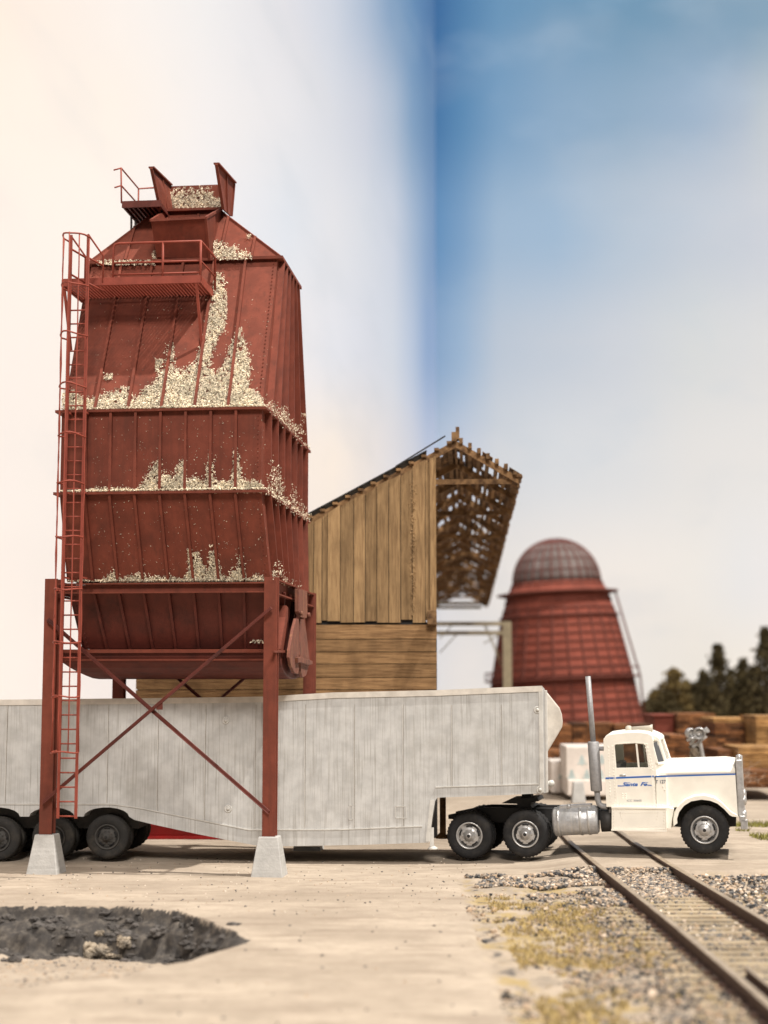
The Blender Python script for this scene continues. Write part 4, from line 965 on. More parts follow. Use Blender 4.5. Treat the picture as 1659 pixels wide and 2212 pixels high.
fender(-.02, .62, 1); fender(W_ - .62, W_ + .02, -1)
iw = MB(); c = z1(1190, 1000, .6); iw.prism([z1(*p, .6) for p in ((905,1010),(930,860),(1060,770),(1160,752),(1330,800),(1440,930),(1480,965),(1440,1000),(1000,1050))], .6, .63); iw.prism([z1(*p, .6) for p in ((905,1010),(930,860),(1060,770),(1160,752),(1330,800),(1440,930),(1480,965),(1440,1000),(1000,1050))], 1.6, 1.63); iw.build_each('inner_wing', M['black'], trk)
fs_ = MB(); fs_.prism([z1(*p, .0) for p in ((838,880),(905,895),(886,1000),(880,1080),(850,1085),(838,1080))], .0, .3); fs_.prism([z1(*p, .0) for p in ((838,880),(905,895),(886,1000),(880,1080),(850,1085),(838,1080))], W_-.3, W_); fs_.build_each('fender_skirt', M['white'], trk, bevel=.01)
# grille
gp_ = z1(1476, 455, VH); gq = z1(1503, 965, VH); 
g = MB(); tt = .13
def gx(w_): t = (w_ - gq[1]) / (gp_[1] - gq[1]); return gq[0] + (gp_[0] - gq[0]) * t
lo_w, hi_w = gq[1] - .02, gp_[1] + .03
for (v0_, v1_) in ((VH - .05, VH + .07), (W_ - VH - .07, W_ - VH + .05)):
    g.hexa([(gx(lo_w), v0_, lo_w), (gx(lo_w) + tt, v0_ + .02, lo_w), (gx(lo_w) + tt, v1_, lo_w), (gx(lo_w), v1_, lo_w), (gx(hi_w), v0_, hi_w), (gx(hi_w) + tt, v0_ + .02, hi_w), (gx(hi_w) + tt, v1_, hi_w), (gx(hi_w), v1_, hi_w)])
g.box(gx(hi_w), gx(hi_w) + tt, VH + .07, W_ - VH - .07, hi_w - .1, hi_w + .01); g.box(gx(lo_w), gx(lo_w) + tt, VH + .07, W_ - VH - .07, lo_w, lo_w + .1)
gri = g.build('radiator_shell', M['silver'], trk, bevel=.02)
g = MB()
for k in range(22): v = VH + .10 + (W_ - 2 * VH - .2) * k / 21; g.bar((gx(lo_w) + .06, v, lo_w + .1), (gx(hi_w) + .06, v, hi_w - .1), .025, .02)
g.add([(gx(lo_w) + .03, VH + .07, lo_w + .1), (gx(lo_w) + .03, W_ - VH - .07, lo_w + .1), (gx(hi_w) + .03, W_ - VH - .07, hi_w - .1), (gx(hi_w) + .03, VH + .07, hi_w - .1)], [(0, 1, 2, 3)])
g.build('grille_bars', M['silver_dull'], gri)
oc = MB(); a = z1(1493, 455, VH); oc.lathe([(.05, 0), (.055, .05), (.035, .09), (.01, .1)], 'z', (a[0] + .03, VH + .1, hi_w), 12); oc.build('radiator_cap', M['silver'], gri)
bp_ = MB(); a = z1(1510, 940, 0); b = z1(1570, 1090, 0); bp_.box(a[0], a[0] + .12, -.02, W_ + .02, b[1] + .14, a[1] - .04); bp_.box(a[0] + .02, a[0] + .16, -.02, .1, b[1] - .0, b[1] + .2); bp_.lathe([(.06, 0), (.09, .03), (.09, .10), (.06, .12)], 'x', (a[0] + .02, .12, a[1] - .02), 14); bp_.build('bumper', M['silver'], trk, bevel=.02)
for v_ in (.16, W_ - .16):
    hl_ = MB(); a = z1(1505, 870, 0); hl_.lathe([(.03, -.16), (.09, -.1), (.11, .0), (.10, .03), (.06, .05), (.001, .055)], 'x', (a[0] + .1, v_, a[1] + .1), 18); hl_.build('headlight', M['silver'], trk)
# roof horn and marker
hn = MB(); a = z1(490, 160, .6); b = z1(712, 154, .6); hn.tube([(a[0] + .05, .6, a[1]), (b[0] - .08, .6, b[1]), (b[0] - .01, .6, b[1])], [.05, .062, .088], 14); hn.lathe([(.05, -.07), (.075, -.03), (.075, .02), (.055, .05)], 'x', (a[0], .6, a[1]), 14)
hn.bar((a[0], .6, a[1] - .14), (a[0], .6, a[1] - .03), .05, .05); hn.bar((b[0] - .06, .6, b[1] - .14), (b[0] - .06, .6, b[1] - .03), .05, .05); hn.build('air_horn', M['horn'], trk)
# exhaust stack
exv = .10
ex = MB(); pt = lambda x, y: (lambda t: Vector((t[0], exv, t[1])))(fC.q(x, y, exv))
A_, B_, C_, D_ = pt(1270, 1461), pt(1282, 1604), pt(1281.5, 1604), pt(1288.5, 1707)
ex.tube([A_, B_ + Vector((0, 0, -.05))], .055, 18); ex.build('exhaust_pipe', M['galv'], trk)
ex = MB(); ex.tube([C_ + Vector((0, 0, .02)), C_, D_, D_ - Vector((0, 0, .02))], [.10, .115, .115, .10], 20); muf = ex.build('muffler', M['galv'], trk)
ex = MB(); e1 = pt(1290, 1712); ex.tube([D_, e1, pt(1291, 1726), pt(1294, 1736), pt(1300, 1741), pt(1312, 1743)], .058, 14); ex.build('exhaust_elbow', M['galv'], trk)
ex = MB(); a = pt(1292, 1617); ex.tube([a, a + Vector((.22, .0, 0))], .045, 10); ex.build('exhaust_clamp', M['galv'], trk)
ex = MB(); a = pt(1268.5, 1461); cp = MB(); cp.lathe([(.046, 0), (.046, .01)], 'z', (A_.x, A_.y, A_.z), 14); cp.build('exhaust_opening', M['black'], trk)
# fuel tank
ft = MB(); rt = .285; c0 = fC.q(1194.5, 1776, .12); c1 = fC.q(1292, 1771, .12); cy_ = rt + .0; zc_ = (c0[1] + c1[1]) / 2; tilt = c1[1] - c0[1]
prof_t = [(.02, 0), (rt * .85, .0), (rt, .04), (rt, c1[0] - c0[0] - .04), (rt * .85, c1[0] - c0[0]), (.02, c1[0] - c0[0])]
ft.lathe(prof_t, 'x', (0, 0, 0), 36)
tank = ft.build('fuel_tank', M['silver_dull'], trk); tank.location = (c0[0], cy_ - .05, c0[1]); tank.rotation_euler = (0, -math.atan2(tilt, c1[0] - c0[0]), 0)
fb = MB(); Lt = c1[0] - c0[0]
for x_ in (.12, Lt * .62, Lt - .18): fb.lathe([(rt, x_ - .025), (rt + .012, x_ - .022), (rt + .012, x_ + .022), (rt, x_ + .025)], 'x', (0, 0, 0), 36)
fb.lathe([(.05, rt - .05), (.05, rt + .06), (.035, rt + .075)], 'z', (Lt * .38, -.1, -.02), 14); fb.box(.15, Lt - .12, -.12, .22, rt - .03, rt + .03); fbo = fb.build('tank_straps', M['silver'], tank)
fb = MB(); fb.lathe([(.22, 0), (.22, .25)], 'x', (Lt + .05, .0, -.03), 20); fb.build('air_tank', M['black'], tank)
# stripe and lettering
stp = MB()
def sstrip(pts, v, h, f):
    P = [f(*p, v) for p in pts]
    for a, b in zip(P, P[1:]): stp.hexa([(a[0], v - .004, a[1] - h/2), (b[0], v - .004, b[1] - h/2), (b[0], v + .001, b[1] - h/2), (a[0], v + .001, a[1] - h/2), (a[0], v - .004, a[1] + h/2), (b[0], v - .004, b[1] + h/2), (b[0], v + .001, b[1] + h/2), (a[0], v + .001, a[1] + h/2)])
sstrip([(272,616),(720,598)], 0, .034, z1)
sstrip([(720,600),(838,596)], .03, .03, z1); sstrip([(838,596),(1474,577)], VH, .026, z1)
def text(name, s, p0, width, h, v, m, shear=0.0, off=0.0, rot=0.0, parent=trk, ext=.002):
    cu = bpy.data.curves.new(name, 'FONT'); cu.body = s; cu.size = 1; cu.extrude = .02; cu.shear = shear; cu.offset = off
    o = bpy.data.objects.new('tmp', cu); COL.objects.link(o); bpy.context.view_layer.update()
    dg = bpy.context.evaluated_depsgraph_get(); me = bpy.data.meshes.new_from_object(o.evaluated_get(dg)); bpy.data.objects.remove(o)
    xs = [x.co.x for x in me.vertices]; ys = [x.co.y for x in me.vertices]; x0, x1, y0, y1 = min(xs), max(xs), min(ys), max(ys)
    for vv in me.vertices:
        a = (vv.co.x - x0) / (x1 - x0) * width; b_ = (vv.co.y - y0) / (y1 - y0) * h; z_ = vv.co.z
        vv.co = Vector((p0[0] + a * math.cos(rot) - b_ * math.sin(rot), v - .003 - (z_ / .02) * ext, p0[1] + a * math.sin(rot) + b_ * math.cos(rot)))
    me.name = name; me.materials.clear(); me.materials.append(m); ob = bpy.data.objects.new(name, me); COL.objects.link(ob); ob.parent = parent; return ob
stp.build('blue_stripe', M['blue'], trk)
a = z1(428, 690); b = z1(572, 684); c = z1(428, 654); text('lettering', 'Santa', a, b[0] - a[0], c[1] - a[1], 0, M['blue'], .35, .035, R(1.5), cabo)
a = z1(594, 687); b = z1(660, 684); c = z1(594, 654); text('lettering', 'Fe', a, b[0] - a[0], c[1] - a[1], 0, M['blue'], .35, .035, R(1.5), cabo)
dl = MB()
for (xa, xb, y_) in ((385, 430, 689), (385, 425, 683), (660, 702, 683), (660, 695, 677), (440, 500, 655), (610, 665, 653)):
    a = z1(xa, y_); b = z1(xb, y_ - 1); dl.box(a[0], b[0], -.004, .001, a[1] - .004, a[1] + .004)
dl.build('lettering_flash', M['blue'], cabo)
a = z1(735, 664, .0); b = z1(832, 658); c = z1(735, 632); text('unit_number', 'T 127', z1(735, 664, .03), (b[0] - a[0]), c[1] - a[1], .022, M['ink'], 0, .02, R(2), hood)
a = z1(470, 831); b = z1(606, 829); c = z1(470, 813); text('lettering', 'ICC 30605', a, b[0] - a[0], c[1] - a[1], 0, M['ink'], 0, .0, R(1), cabo)

# ================================================================== sawmill shed
fS = Fr(943, 37.5, 3.0)
shed = root('timber_shed', fS, 'long brown timber shed with a ragged open shingle roof behind the bin', 'shed')
ZS = lambda x, y: (636 + .3333 * x, 885 + .3333 * y)
zs = lambda x, y, v=0: fS.q(*ZS(x, y), v)
rndS = random.Random(11)
ridge = zs(1045, 195); Lpt = zs(100, 697); slopeL = (ridge[1] - Lpt[1]) / (ridge[0] - Lpt[0])
def roofz(u): return ridge[1] + (u - ridge[0]) * slopeL
ub0 = fS.q(298, 1400, 0)[0]; ubR = zs(922, 1400)[0]; zsplit = zs(500, 1378)[1]
# vertical planks
wl = MB(); u = ub0; uend = zs(850, 600)[0]; fixed = [zs(x, 1000)[0] for x in (180, 215, 300, 385, 460, 535, 612, 690, 765, 850)]
us_ = [ub0 + (fixed[0] - ub0) * k / 22 for k in range(22)] + fixed
for a, b in zip(us_, us_[1:]):
    wl.tint = rndS.random(); g_ = .008; d = rndS.uniform(0, .03); zb = zsplit + rndS.uniform(-.03, .07)
    ta = roofz(a) - .10 - rndS.uniform(0, .08); tb_ = roofz(b) - .10 - rndS.uniform(0, .08)
    v0_ = -.05 - d
    wl.hexa([(a + g_, v0_, zb), (b - g_, v0_, zb), (b - g_, .02, zb), (a + g_, .02, zb), (a + g_, v0_, ta), (b - g_, v0_, tb_), (b - g_, .02, tb_), (a + g_, .02, ta)])
wl.build('plank_wall', M['plank'], shed)
bk = MB(); bk.prism([(ub0, .0), (ubR, .0), (ubR, zsplit), (uend, zsplit), (uend, roofz(uend) - .25), (ub0, roofz(ub0) - .25)], .03, .10); bk.build('wall_backing', M['tarpaper'], shed)
# fluff strip on a plank (ragged glue edge)
fz = MB(); rn = random.Random(5)
for k in range(240):
    y_ = rn.uniform(480, 1340); c = zs(770 + rn.gauss(0, 10), y_); fz.tint = rn.random(); flake(fz, (c[0], -.10, c[1]), (0, -1, 0), .02, rn)
fz.build('wood_splinters', M['plank'], shed)
# corner post group
cp_ = MB()
for (x0, x1, v0_, tn) in ((852, 868, -.07, .6), (868, 880, -.02, .2), (880, 905, -.09, .8), (905, 920, -.04, .5)):
    a = zs(x0, 1300); b = zs(x1, 1300); t_ = zs(880, 345); cp_.tint = tn; cp_.box(a[0], b[0], v0_, .09, zsplit + .05, roofz(a[0]) - .12)
cp_.build('corner_post', M['plank'], shed)
kb = MB(); a = zs(862, 1395); b = zs(922, 1305); kb.box(a[0], b[0], -.30, .03, a[1], b[1]); kb.build('sill_block', M['beam'], shed, bevel=.01)
# horizontal boards
hb_ = MB(); ysb = [1392, 1487, 1570, 1648, 1735, 1815, 1900, 1990, 2080, 2170, 2260]
for ya, yb in zip(ysb, ysb[1:]):
    za = zs(500, ya)[1]; zb = zs(500, yb)[1]; hb_.tint = rndS.random(); d = rndS.uniform(0, .03)
    if zb < 0: zb = 0
    if za - zb < .05: continue
    hb_.box(ub0 - .02, ubR + rndS.uniform(-.03, .0), -.04 - d, .03, zb + .008, za - .008)
hb_.build('board_wall', M['board'], shed)
# roof: ridge runs back 60 m
LEN = 58.0; eR = zs(1452, 430); slopeR = (eR[1] - ridge[1]) / (eR[0] - ridge[0]); uL = ub0 - .3; uE = eR[0]
rf_ = MB()
nraf = 18
for k in range(nraf):
    v = .1 + (LEN - .3) * k / (nraf - 1)
    if k == 0: v = .02
    for (ua, ub_) in ((uL if k == 0 else uL, ridge[0]), (ridge[0], uE)):
        za = ridge[1] + (ua - ridge[0]) * slopeL if ua < ridge[0] else ridge[1]; zb = ridge[1] if ub_ == ridge[0] else eR[1]
        rf_.tint = rndS.random(); off = -.10
        rf_.hexa([(ua, v - .05, za + off - .09), (ub_, v - .05, zb + off - .09), (ub_, v + .05, zb + off - .09), (ua, v + .05, za + off - .09), (ua, v - .05, za + off + .08), (ub_, v - .05, zb + off + .08), (ub_, v + .05, zb + off + .08), (ua, v + .05, za + off + .08)])
rf_.build_each('rafter', M['beam'], shed)
ct = MB(); a = zs(905, 475); b = zs(1400, 440)
for k in range(0, nraf):
    v = .1 + (LEN - .3) * k / (nraf - 1); ct.tint = rndS.random()
    if k % 2 == 0: ct.box(uend - 1.0 if k else a[0] - .05, uE - .15, v - .02, v + .05, a[1] - .02, a[1] + .10)
ct.build_each('collar_tie', M['beam'], shed)
# purlins along the ridge direction; front ends stick out as blocks
pu = MB(); npR = 7
for k in range(npR):
    t = (k + .6) / npR; u = ridge[0] + (uE - ridge[0]) * t; z_ = ridge[1] + (eR[1] - ridge[1]) * t; pu.tint = rndS.random()
    v1_ = 0
    while v1_ < LEN:
        L_ = rndS.uniform(3, 7); pu.tint = rndS.random(); pu.box(u - .045, u + .045, v1_ - (.12 + rndS.uniform(0, .08) if v1_ == 0 else 0), min(LEN, v1_ + L_), z_ - .03, z_ + .05 + (.05 if v1_ == 0 and k < 6 else 0)); v1_ += L_
npL = 26
for k in range(npL):
    t = (k + .5) / npL; u = uL + (ridge[0] - uL) * t; z_ = ridge[1] + (u - ridge[0]) * slopeL; pu.tint = rndS.random()
    pu.box(u - .06, u + .06, -.10 - rndS.uniform(0, .05), LEN, z_ - .03, z_ + .03)
pu.build('purlins', M['beam'], shed)
rg = MB(); rg.tint = .4
rg.box(ridge[0] - .10, ridge[0] + .02, -.14, .25, ridge[1] - .05, ridge[1] + .17); rg.box(ridge[0] + .0, ridge[0] + .09, -.10, .2, ridge[1] + .0, ridge[1] + .30); rg.box(ridge[0] - .03, ridge[0] + .03, .25, LEN, ridge[1] - .12, ridge[1] + .02); rg.build('ridge_board', M['beam'], shed)
# shingles with gaps
sg = MB(); rs = random.Random(21)
def shingles(u0_, z0_, u1_, z1_, rows, miss, vstart=.0, clear=None):
    for r in range(rows):
        ta, tb2 = r / rows, (r + 1.12) / rows
        v = vstart - .08
        while v < LEN:
            L_ = rs.uniform(.8, 1.7)
            ms = miss(ta, v)
            if rs.random() > ms:
                sg.tint = rs.random(); a = (u0_ + (u1_-u0_) * ta, z0_ + (z1_-z0_) * ta + .055 + rs.uniform(0, .006)); b = (u0_ + (u1_-u0_) * tb2, z0_ + (z1_-z0_) * tb2 + .05 + rs.uniform(0, .006))
                ve = v + L_ * rs.uniform(.9, 1.02); jit = rs.uniform(-.03, .03)
                sg.hexa([(a[0], v, a[1]), (b[0] + jit, v, b[1]), (b[0] + jit, ve, b[1]), (a[0], ve, a[1]), (a[0], v, a[1] + .025), (b[0] + jit, v, b[1] + .02), (b[0] + jit, ve, b[1] + .02), (a[0], ve, a[1] + .025)])
            v += L_
shingles(ridge[0], ridge[1], uE, eR[1], 7, lambda t, v: (.97 if (t < .62 and v < .6) else (.36 if .15 < t < .62 else .12 if t < .8 else .02)))
shingles(ridge[0], ridge[1], ridge[0] - 1.6, ridge[1] - 1.6 * slopeL, 5, lambda t, v: .97 if v < 1.0 else .14)
sg.build('shingles', M['shingle'], shed)
tp_ = MB(); a = zs(978, 172); tp_.hexa([(uL, .0, roofz(uL) + .09), (a[0] - .45, .0, roofz(a[0] - .45) + .10), (a[0] - .9, 12, roofz(a[0] - .9) + .1), (uL, LEN, roofz(uL) + .09), (uL, .0, roofz(uL) + .12), (a[0] - .45, .0, roofz(a[0] - .45) + .13), (a[0] - .9, 12, roofz(a[0] - .9) + .13), (uL, LEN, roofz(uL) + .12)]); tp_.bar((a[0] - 1.2, -.04, roofz(a[0] - 1.2) + .12), (a[0], -.04, a[1]), .05, .03); tp_.build('tar_paper', M['tarpaper'], shed)
# rough eave fringe
ef = MB()
for k in range(1500):
    v = rs.uniform(-.1, LEN) ** 1.0; ef.tint = rs.random(); sz = rs.uniform(.0, .11)
    ef.hexa([(uE - .1, v, eR[1] + .0), (uE + sz, v, eR[1] - .04), (uE + sz, v + .05, eR[1] - .04), (uE - .1, v + .05, eR[1]), (uE - .1, v, eR[1] + .06), (uE + sz * .7, v, eR[1] + .04), (uE + sz * .7, v + .05, eR[1] + .04), (uE - .1, v + .05, eR[1] + .06)])
ef.build('eave_fringe', M['shingle'], shed)
# inner posts (stand behind the front wall)
po = MB()
for k in range(1, 12):
    v = LEN * k / 12; u = ubR - .9 - v * .0; zt2 = roofz(u) - .2; po.tint = rndS.random(); po.box(u - 2.6, u - 2.45, v, v + .15, 0, roofz(u - 2.5) - .2)
po.build_each('inner_post', M['beam'], shed)

# ================================================================== pipe bridge
fP = Fr(948, 72, 3)
pb2 = root('pipe_bridge', fP, 'thin olive pipe bridge running from the shed to a post beside the burner', 'pipe bridge')
x = MB(); 
for y_ in (1347, 1367): a = fP.q(900, y_, 0); b = fP.q(1104, y_, 0); x.box(a[0], b[0], 0, .22, a[1] - .1, a[1] + .08)
for y_ in (1301, 1311): a = fP.q(880, y_, 0); b = fP.q(1030 + (y_ - 1301), y_, 0); x.box(a[0], b[0], .5, .62, a[1] - .07, a[1] + .05)
x.build_each('pipe', M['pipe'], pb2)
x = MB(); a = fP.q(1086, 1347, 0); b = fP.q(1106, 1482, 0); x.box(a[0], b[0], -.02, .4, 0, a[1] + .1); x.build('post', M['pipe'], pb2)
x = MB()
for (p0, p1) in (((990, 1367), (950, 1410)), ((975, 1352), (950, 1380)), ((1050, 1352), (1080, 1420)), ((1045, 1390), (1082, 1370)), ((1045, 1350), (1084, 1440))):
    a = fP.q(*p0, .1); b = fP.q(*p1, .1); x.tube([(a[0], .1, a[1]), (b[0], .1, b[1])], .025, 5)
x.build_each('stay_rod', M['pipe'], pb2)

# ================================================================== wood waste burner
fB = Fr(1222, 90, 0)
bn = root('wood_waste_burner', fB, 'tall tapered rust red wood waste burner with a domed grey spark screen', 'burner')
bn.rotation_euler = (0, R(-2.6), 0)
H_ = lambda y: fB.q(1214, y, 0)[1]
px = 90 / F
lev = [(1640, 176), (1600, 171), (1466, 150), (1332, 122), (1282, 110), (1259, 95)]
mb = MB(); nseg = 28; prof_b = [(r * px, H_(y)) for y, r in lev]
def rad_at(z):
    for (r0_, z0_), (r1_, z1_) in zip(prof_b, prof_b[1:]):
        if z <= z1_: return r0_ + (r1_ - r0_) * (z - z0_) / (z1_ - z0_)
    return prof_b[-1][0]
zz = prof_b[0][1]; rows = []
rn = random.Random(2)
while zz < prof_b[-1][1]: rows.append(zz); zz += .47
rows.append(prof_b[-1][1])
for z0_, z1_ in zip(rows, rows[1:]):
    for k in range(nseg):
        a0, a1 = 2*math.pi*k/nseg, 2*math.pi*(k+1)/nseg; r0_, r1_ = rad_at(z0_) + .015, rad_at(z1_) - .015
        mb.tint = rn.random(); mb.add([(r0_*math.cos(a0), r0_*math.sin(a0), z0_), (r0_*math.cos(a1), r0_*math.sin(a1), z0_), (r1_*math.cos(a1), r1_*math.sin(a1), z1_), (r1_*math.cos(a0), r1_*math.sin(a0), z1_)], [(0,1,2,3)])
mb.build('shell', M['burner'], bn)
mb = MB()
for z0_ in rows[1:-1]: r0_ = rad_at(z0_); mb.lathe([(r0_ + .01, z0_ - .035), (r0_ + .05, z0_ - .03), (r0_ + .05, z0_ + .03), (r0_, z0_ + .035)], 'z', (0,0,0), 56)
for k in range(nseg):
    a0 = 2*math.pi*k/nseg; pts = [((rad_at(z)+.03)*math.cos(a0), (rad_at(z)+.03)*math.sin(a0), z) for z in (rows[0], H_(1466), H_(1332), rows[-1])]; mb.tube(pts, .055, 5)
mb.build('hoops_and_ribs', M['burner_dark'], bn)
for y, dr_, th in ((1466, .45, .12), (1282, .55, .16), (1332, .18, .12)):
    z0_ = H_(y); r0_ = rad_at(z0_); mb = MB(); mb.lathe([(r0_, z0_ - th), (r0_ + dr_, z0_ - .03), (r0_ + dr_, z0_ + .04), (r0_, z0_ + .04)], 'z', (0,0,0), 56); mb.build('catwalk', M['burner_dark'], bn)
mb = MB(); Rd = 94 * px; zb_d = prof_b[-1][1]; Hd = H_(1164) - zb_d
dome = [(Rd * math.cos(t * math.pi / 2) if t < 1 else .02, zb_d + Hd * math.sin(t * math.pi / 2)) for t in [i / 12 for i in range(13)]]
mb.lathe(dome, 'z', (0,0,0), 48); mb.build('spark_screen', M['screen'], bn)
mb = MB()
for k in range(28):
    a0 = 2*math.pi*k/28; mb.tube([((r_+.02)*math.cos(a0), (r_+.02)*math.sin(a0), z_) for r_, z_ in dome[:-1]], .05, 5)
for i in (2, 4, 6, 8, 10): r_, z_ = dome[i]; mb.lathe([(r_ + .01, z_ - .03), (r_ + .06, z_), (r_, z_ + .03)], 'z', (0,0,0), 48)
mb.lathe([(dome[8][0] + .03, dome[8][1]), (dome[9][0] + .05, dome[9][1]), (dome[10][0] + .05, dome[10][1]), (dome[11][0] + .05, dome[11][1]), (.02, dome[12][1] + .05)], 'z', (0,0,0), 48)
mb.build('screen_frame', M['screen_frame'], bn)
mb = MB()
for y in (1466,):
    z0_ = H_(y); r0_ = rad_at(z0_) + .4
    for k in range(20): a0 = 2*math.pi*k/20; mb.tube([(r0_*math.cos(a0), r0_*math.sin(a0), z0_), (r0_*math.cos(a0), r0_*math.sin(a0), z0_ + .5)], .03, 4)
mb.tube([(r0_*math.cos(2*math.pi*k/40), r0_*math.sin(2*math.pi*k/40), z0_ + .5) for k in range(41)], .03, 4)
mb.build('railing', M['burner_dark'], bn)
mb = MB(); a0 = R(-8); rA, rB = rad_at(H_(1466)) + .4, rad_at(H_(1282)) + .35
for d in (-.2, .2): mb.tube([(rB*math.cos(a0)+.0, rB*math.sin(a0) + d, H_(1282)), (rA*math.cos(a0), rA*math.sin(a0) + d, H_(1466)), (rA + .25, d, 0)], .03, 5)
for k in range(16): t = k/15; mb.tube([(rB + (rA-rB)*t, rB*math.sin(a0) - .2, H_(1282) + (H_(1466)-H_(1282))*t), (rB + (rA-rB)*t, rB*math.sin(a0) + .2, H_(1282) + (H_(1466)-H_(1282))*t)], .02, 4)
mb.build('ladder', M['burner_dark'], bn)

# ================================================================== lumber
def bundle(name, x0, x1, ytop, ybot, D, depth, label, group, m, seed, mode='ends', fr=None, rough=.03, lay=None):
    f = Fr((x0 + x1) / 2, D, 2); a = f.q(x0, ybot, 0); b = f.q(x1, ytop, 0); r = random.Random(seed)
    o = bpy.data.objects.new(name, None)
    mb = MB(); h = b[1] - a[1]; nl = lay or max(3, int(h / .13)); lh = h / nl
    for i in range(nl):
        z0_ = a[1] + i * lh; x = a[0]
        if i % 4 == 3 and mode == 'x':
            for k in range(5): sx = a[0] + (b[0]-a[0]) * k / 4; mb.tint = r.random() * .3; mb.box(sx - .04, sx + .04, .0, depth, z0_, z0_ + lh * .96)
            continue
        while x < b[0] - .02:
            w_ = min(r.uniform(.15, .9) if mode == 'ends' else r.uniform(1.2, 3), b[0] - x); mb.tint = r.random(); mb.box(x + .006, x + w_ - .006, r.uniform(-rough, rough), depth + r.uniform(-rough, rough), z0_ + .008, z0_ + lh - .006); x += w_
    ob = mb.build(name, m, None); ob.location = f.o; ob.rotation_euler = (0, 0, -f.a); tag(ob, label, 'lumber stack', group); return ob
G = 'lumber stacks in front of the burner and trees'
bundle('lumber_stack', 1130, 1235, 1566, 1618, 60, 3, 'brown lumber stack whose top edge shows behind the nose of the trailer', G, M['lumber'], 1, lay=7)
bundle('lumber_stack', 1130, 1222, 1622, 1712, 57, 3, 'dark brown lumber stack low behind the trailer nose left of the white packs', G, M['lumber'], 2, lay=10)
bundle('lumber_stack', 1238, 1330, 1562, 1640, 61, 3, 'brown lumber stack rising behind the exhaust pipe and above the white packs', G, M['lumber'], 3, lay=9)
bundle('lumber_stack', 1330, 1412, 1565, 1706, 60, 3, 'brown lumber stack directly behind the truck cab roof', G, M['lumber'], 4, lay=14)
bundle('lumber_stack', 1405, 1480, 1588, 1640, 54, 3, 'reddish brown lumber stack between the cab windscreen and the silver signal', G, M['lumber'], 5, lay=6)
bundle('lumber_stack', 1405, 1500, 1642, 1706, 53, 3, 'dark lumber stack just above the truck hood and below the reddish stack', G, M['lumber'], 6, lay=7)
bundle('lumber_stack', 1464, 1545, 1541, 1590, 63, 3, 'tall back lumber stack under the dark trees behind the silver signal', G, M['lumber'], 7, lay=6)
bundle('lumber_stack', 1480, 1550, 1592, 1706, 58, 3, 'brown lumber stack standing behind the silver signal post', G, M['lumber'], 8, lay=12)
bundle('lumber_stack', 1546, 1640, 1562, 1618, 58, 3, 'orange brown lumber stack behind the dead bush', G, M['lumber'], 9, lay=7)
bundle('lumber_stack', 1541, 1645, 1551, 1561, 58.5, 3, 'thin pale layer of boards lying on top of the orange brown stack', G, M['lumber_y'], 19, 'long', lay=2)
bundle('lumber_stack', 1634, 1720, 1546, 1612, 56, 3, 'bright yellow lumber stack at the right edge below the trees', G, M['lumber_y'], 10, 'long', lay=8)
bundle('lumber_stack', 1552, 1625, 1620, 1668, 53, 3, 'weathered lumber stack low behind the dead bush', G, M['lumber'], 11, lay=6)
bundle('lumber_stack', 1596, 1700, 1614, 1662, 52, 3, 'yellowish lumber stack in front of the bright yellow one at the right edge', G, M['lumber_y'], 12, 'long', lay=6)
bundle('lumber_stack', 1540, 1700, 1665, 1702, 50, 3, 'lowest dark brown lumber row on the ground right of the truck grille', G, M['lumber'], 13, lay=5)
# pinkish shed box
fK = Fr(1438, 64, 2); kk = MB(); a = fK.q(1416, 1700, 0); b = fK.q(1456, 1548, 0); kk.box(a[0], b[0], 0, 3, a[1], b[1]); kk.box(a[0] - .1, b[0] + .1, -.1, 3.1, b[1], b[1] + .08)
ko = kk.build('storage_box', M['burner'], None, bevel=.03); ko.location = fK.o; ko.rotation_euler = (0, 0, -fK.a); tag(ko, 'dull pink red box shed at the foot of the burner left of the stacks', 'storage box')
# white wrapped packs with tree marks
def emblem(mb, cx, cz, s, v):
    pts = []
    for k in range(3):
        w0_ = s * (.35 + .22 * k); z0_ = cz + s * (.45 - .42 * k); mb.prism([(cx - w0_, z0_ - s*.4), (cx + w0_, z0_ - s*.4), (cx, z0_ + s*.12)], v - .006, v)
    mb.box(cx - s*.09, cx + s*.09, v - .006, v, cz - s*1.0, cz - s*.79)
def pack(x0, x1, yt, yb, D, depth, label, marks, g='white wrapped lumber packs'):
    f = Fr((x0 + x1) / 2, D, 2); a = f.q(x0, yb, 0); b = f.q(x1, yt, 0); r = root('wrapped_lumber_pack', f, label, 'lumber pack', g)
    mb = MB(); mb.box(a[0], b[0], 0, depth, a[1] + .0, b[1] - .0); mb.build('wrap', M['wrap'], r, bevel=.04)
    if marks:
        mm = MB()
        for (px_, py_, s) in marks: c = f.q(px_, py_, 0); emblem(mm, c[0], c[1], s, 0)
        mm.build('tree_mark', M['mark'], r)
pack(1191, 1229, 1645, 1713, 52.5, 2.5, 'small white wrapped lumber pack right of the trailer nose', [(1213, 1672, .2)])
pack(1226, 1330, 1684, 1719, 50, 2.5, 'lower white wrapped pack behind the exhaust muffler, resting on the ground', None)
pack(1223, 1331, 1612, 1683.5, 50.1, 2.5, 'upper white wrapped pack with blue green tree marks behind the exhaust muffler', [(1257, 1639, .22), (1235, 1670, .22), (1268, 1670, .22), (1298, 1670, .22), (1300, 1637, .22)])
fG = Fr(1251, 48.8, 0); g = MB(); a = fG.q(1236, 1720, 0); b = fG.q(1266, 1720, 0); t = fG.q(1240, 1690, 0); t2 = fG.q(1261, 1690, 0); z0_ = 0
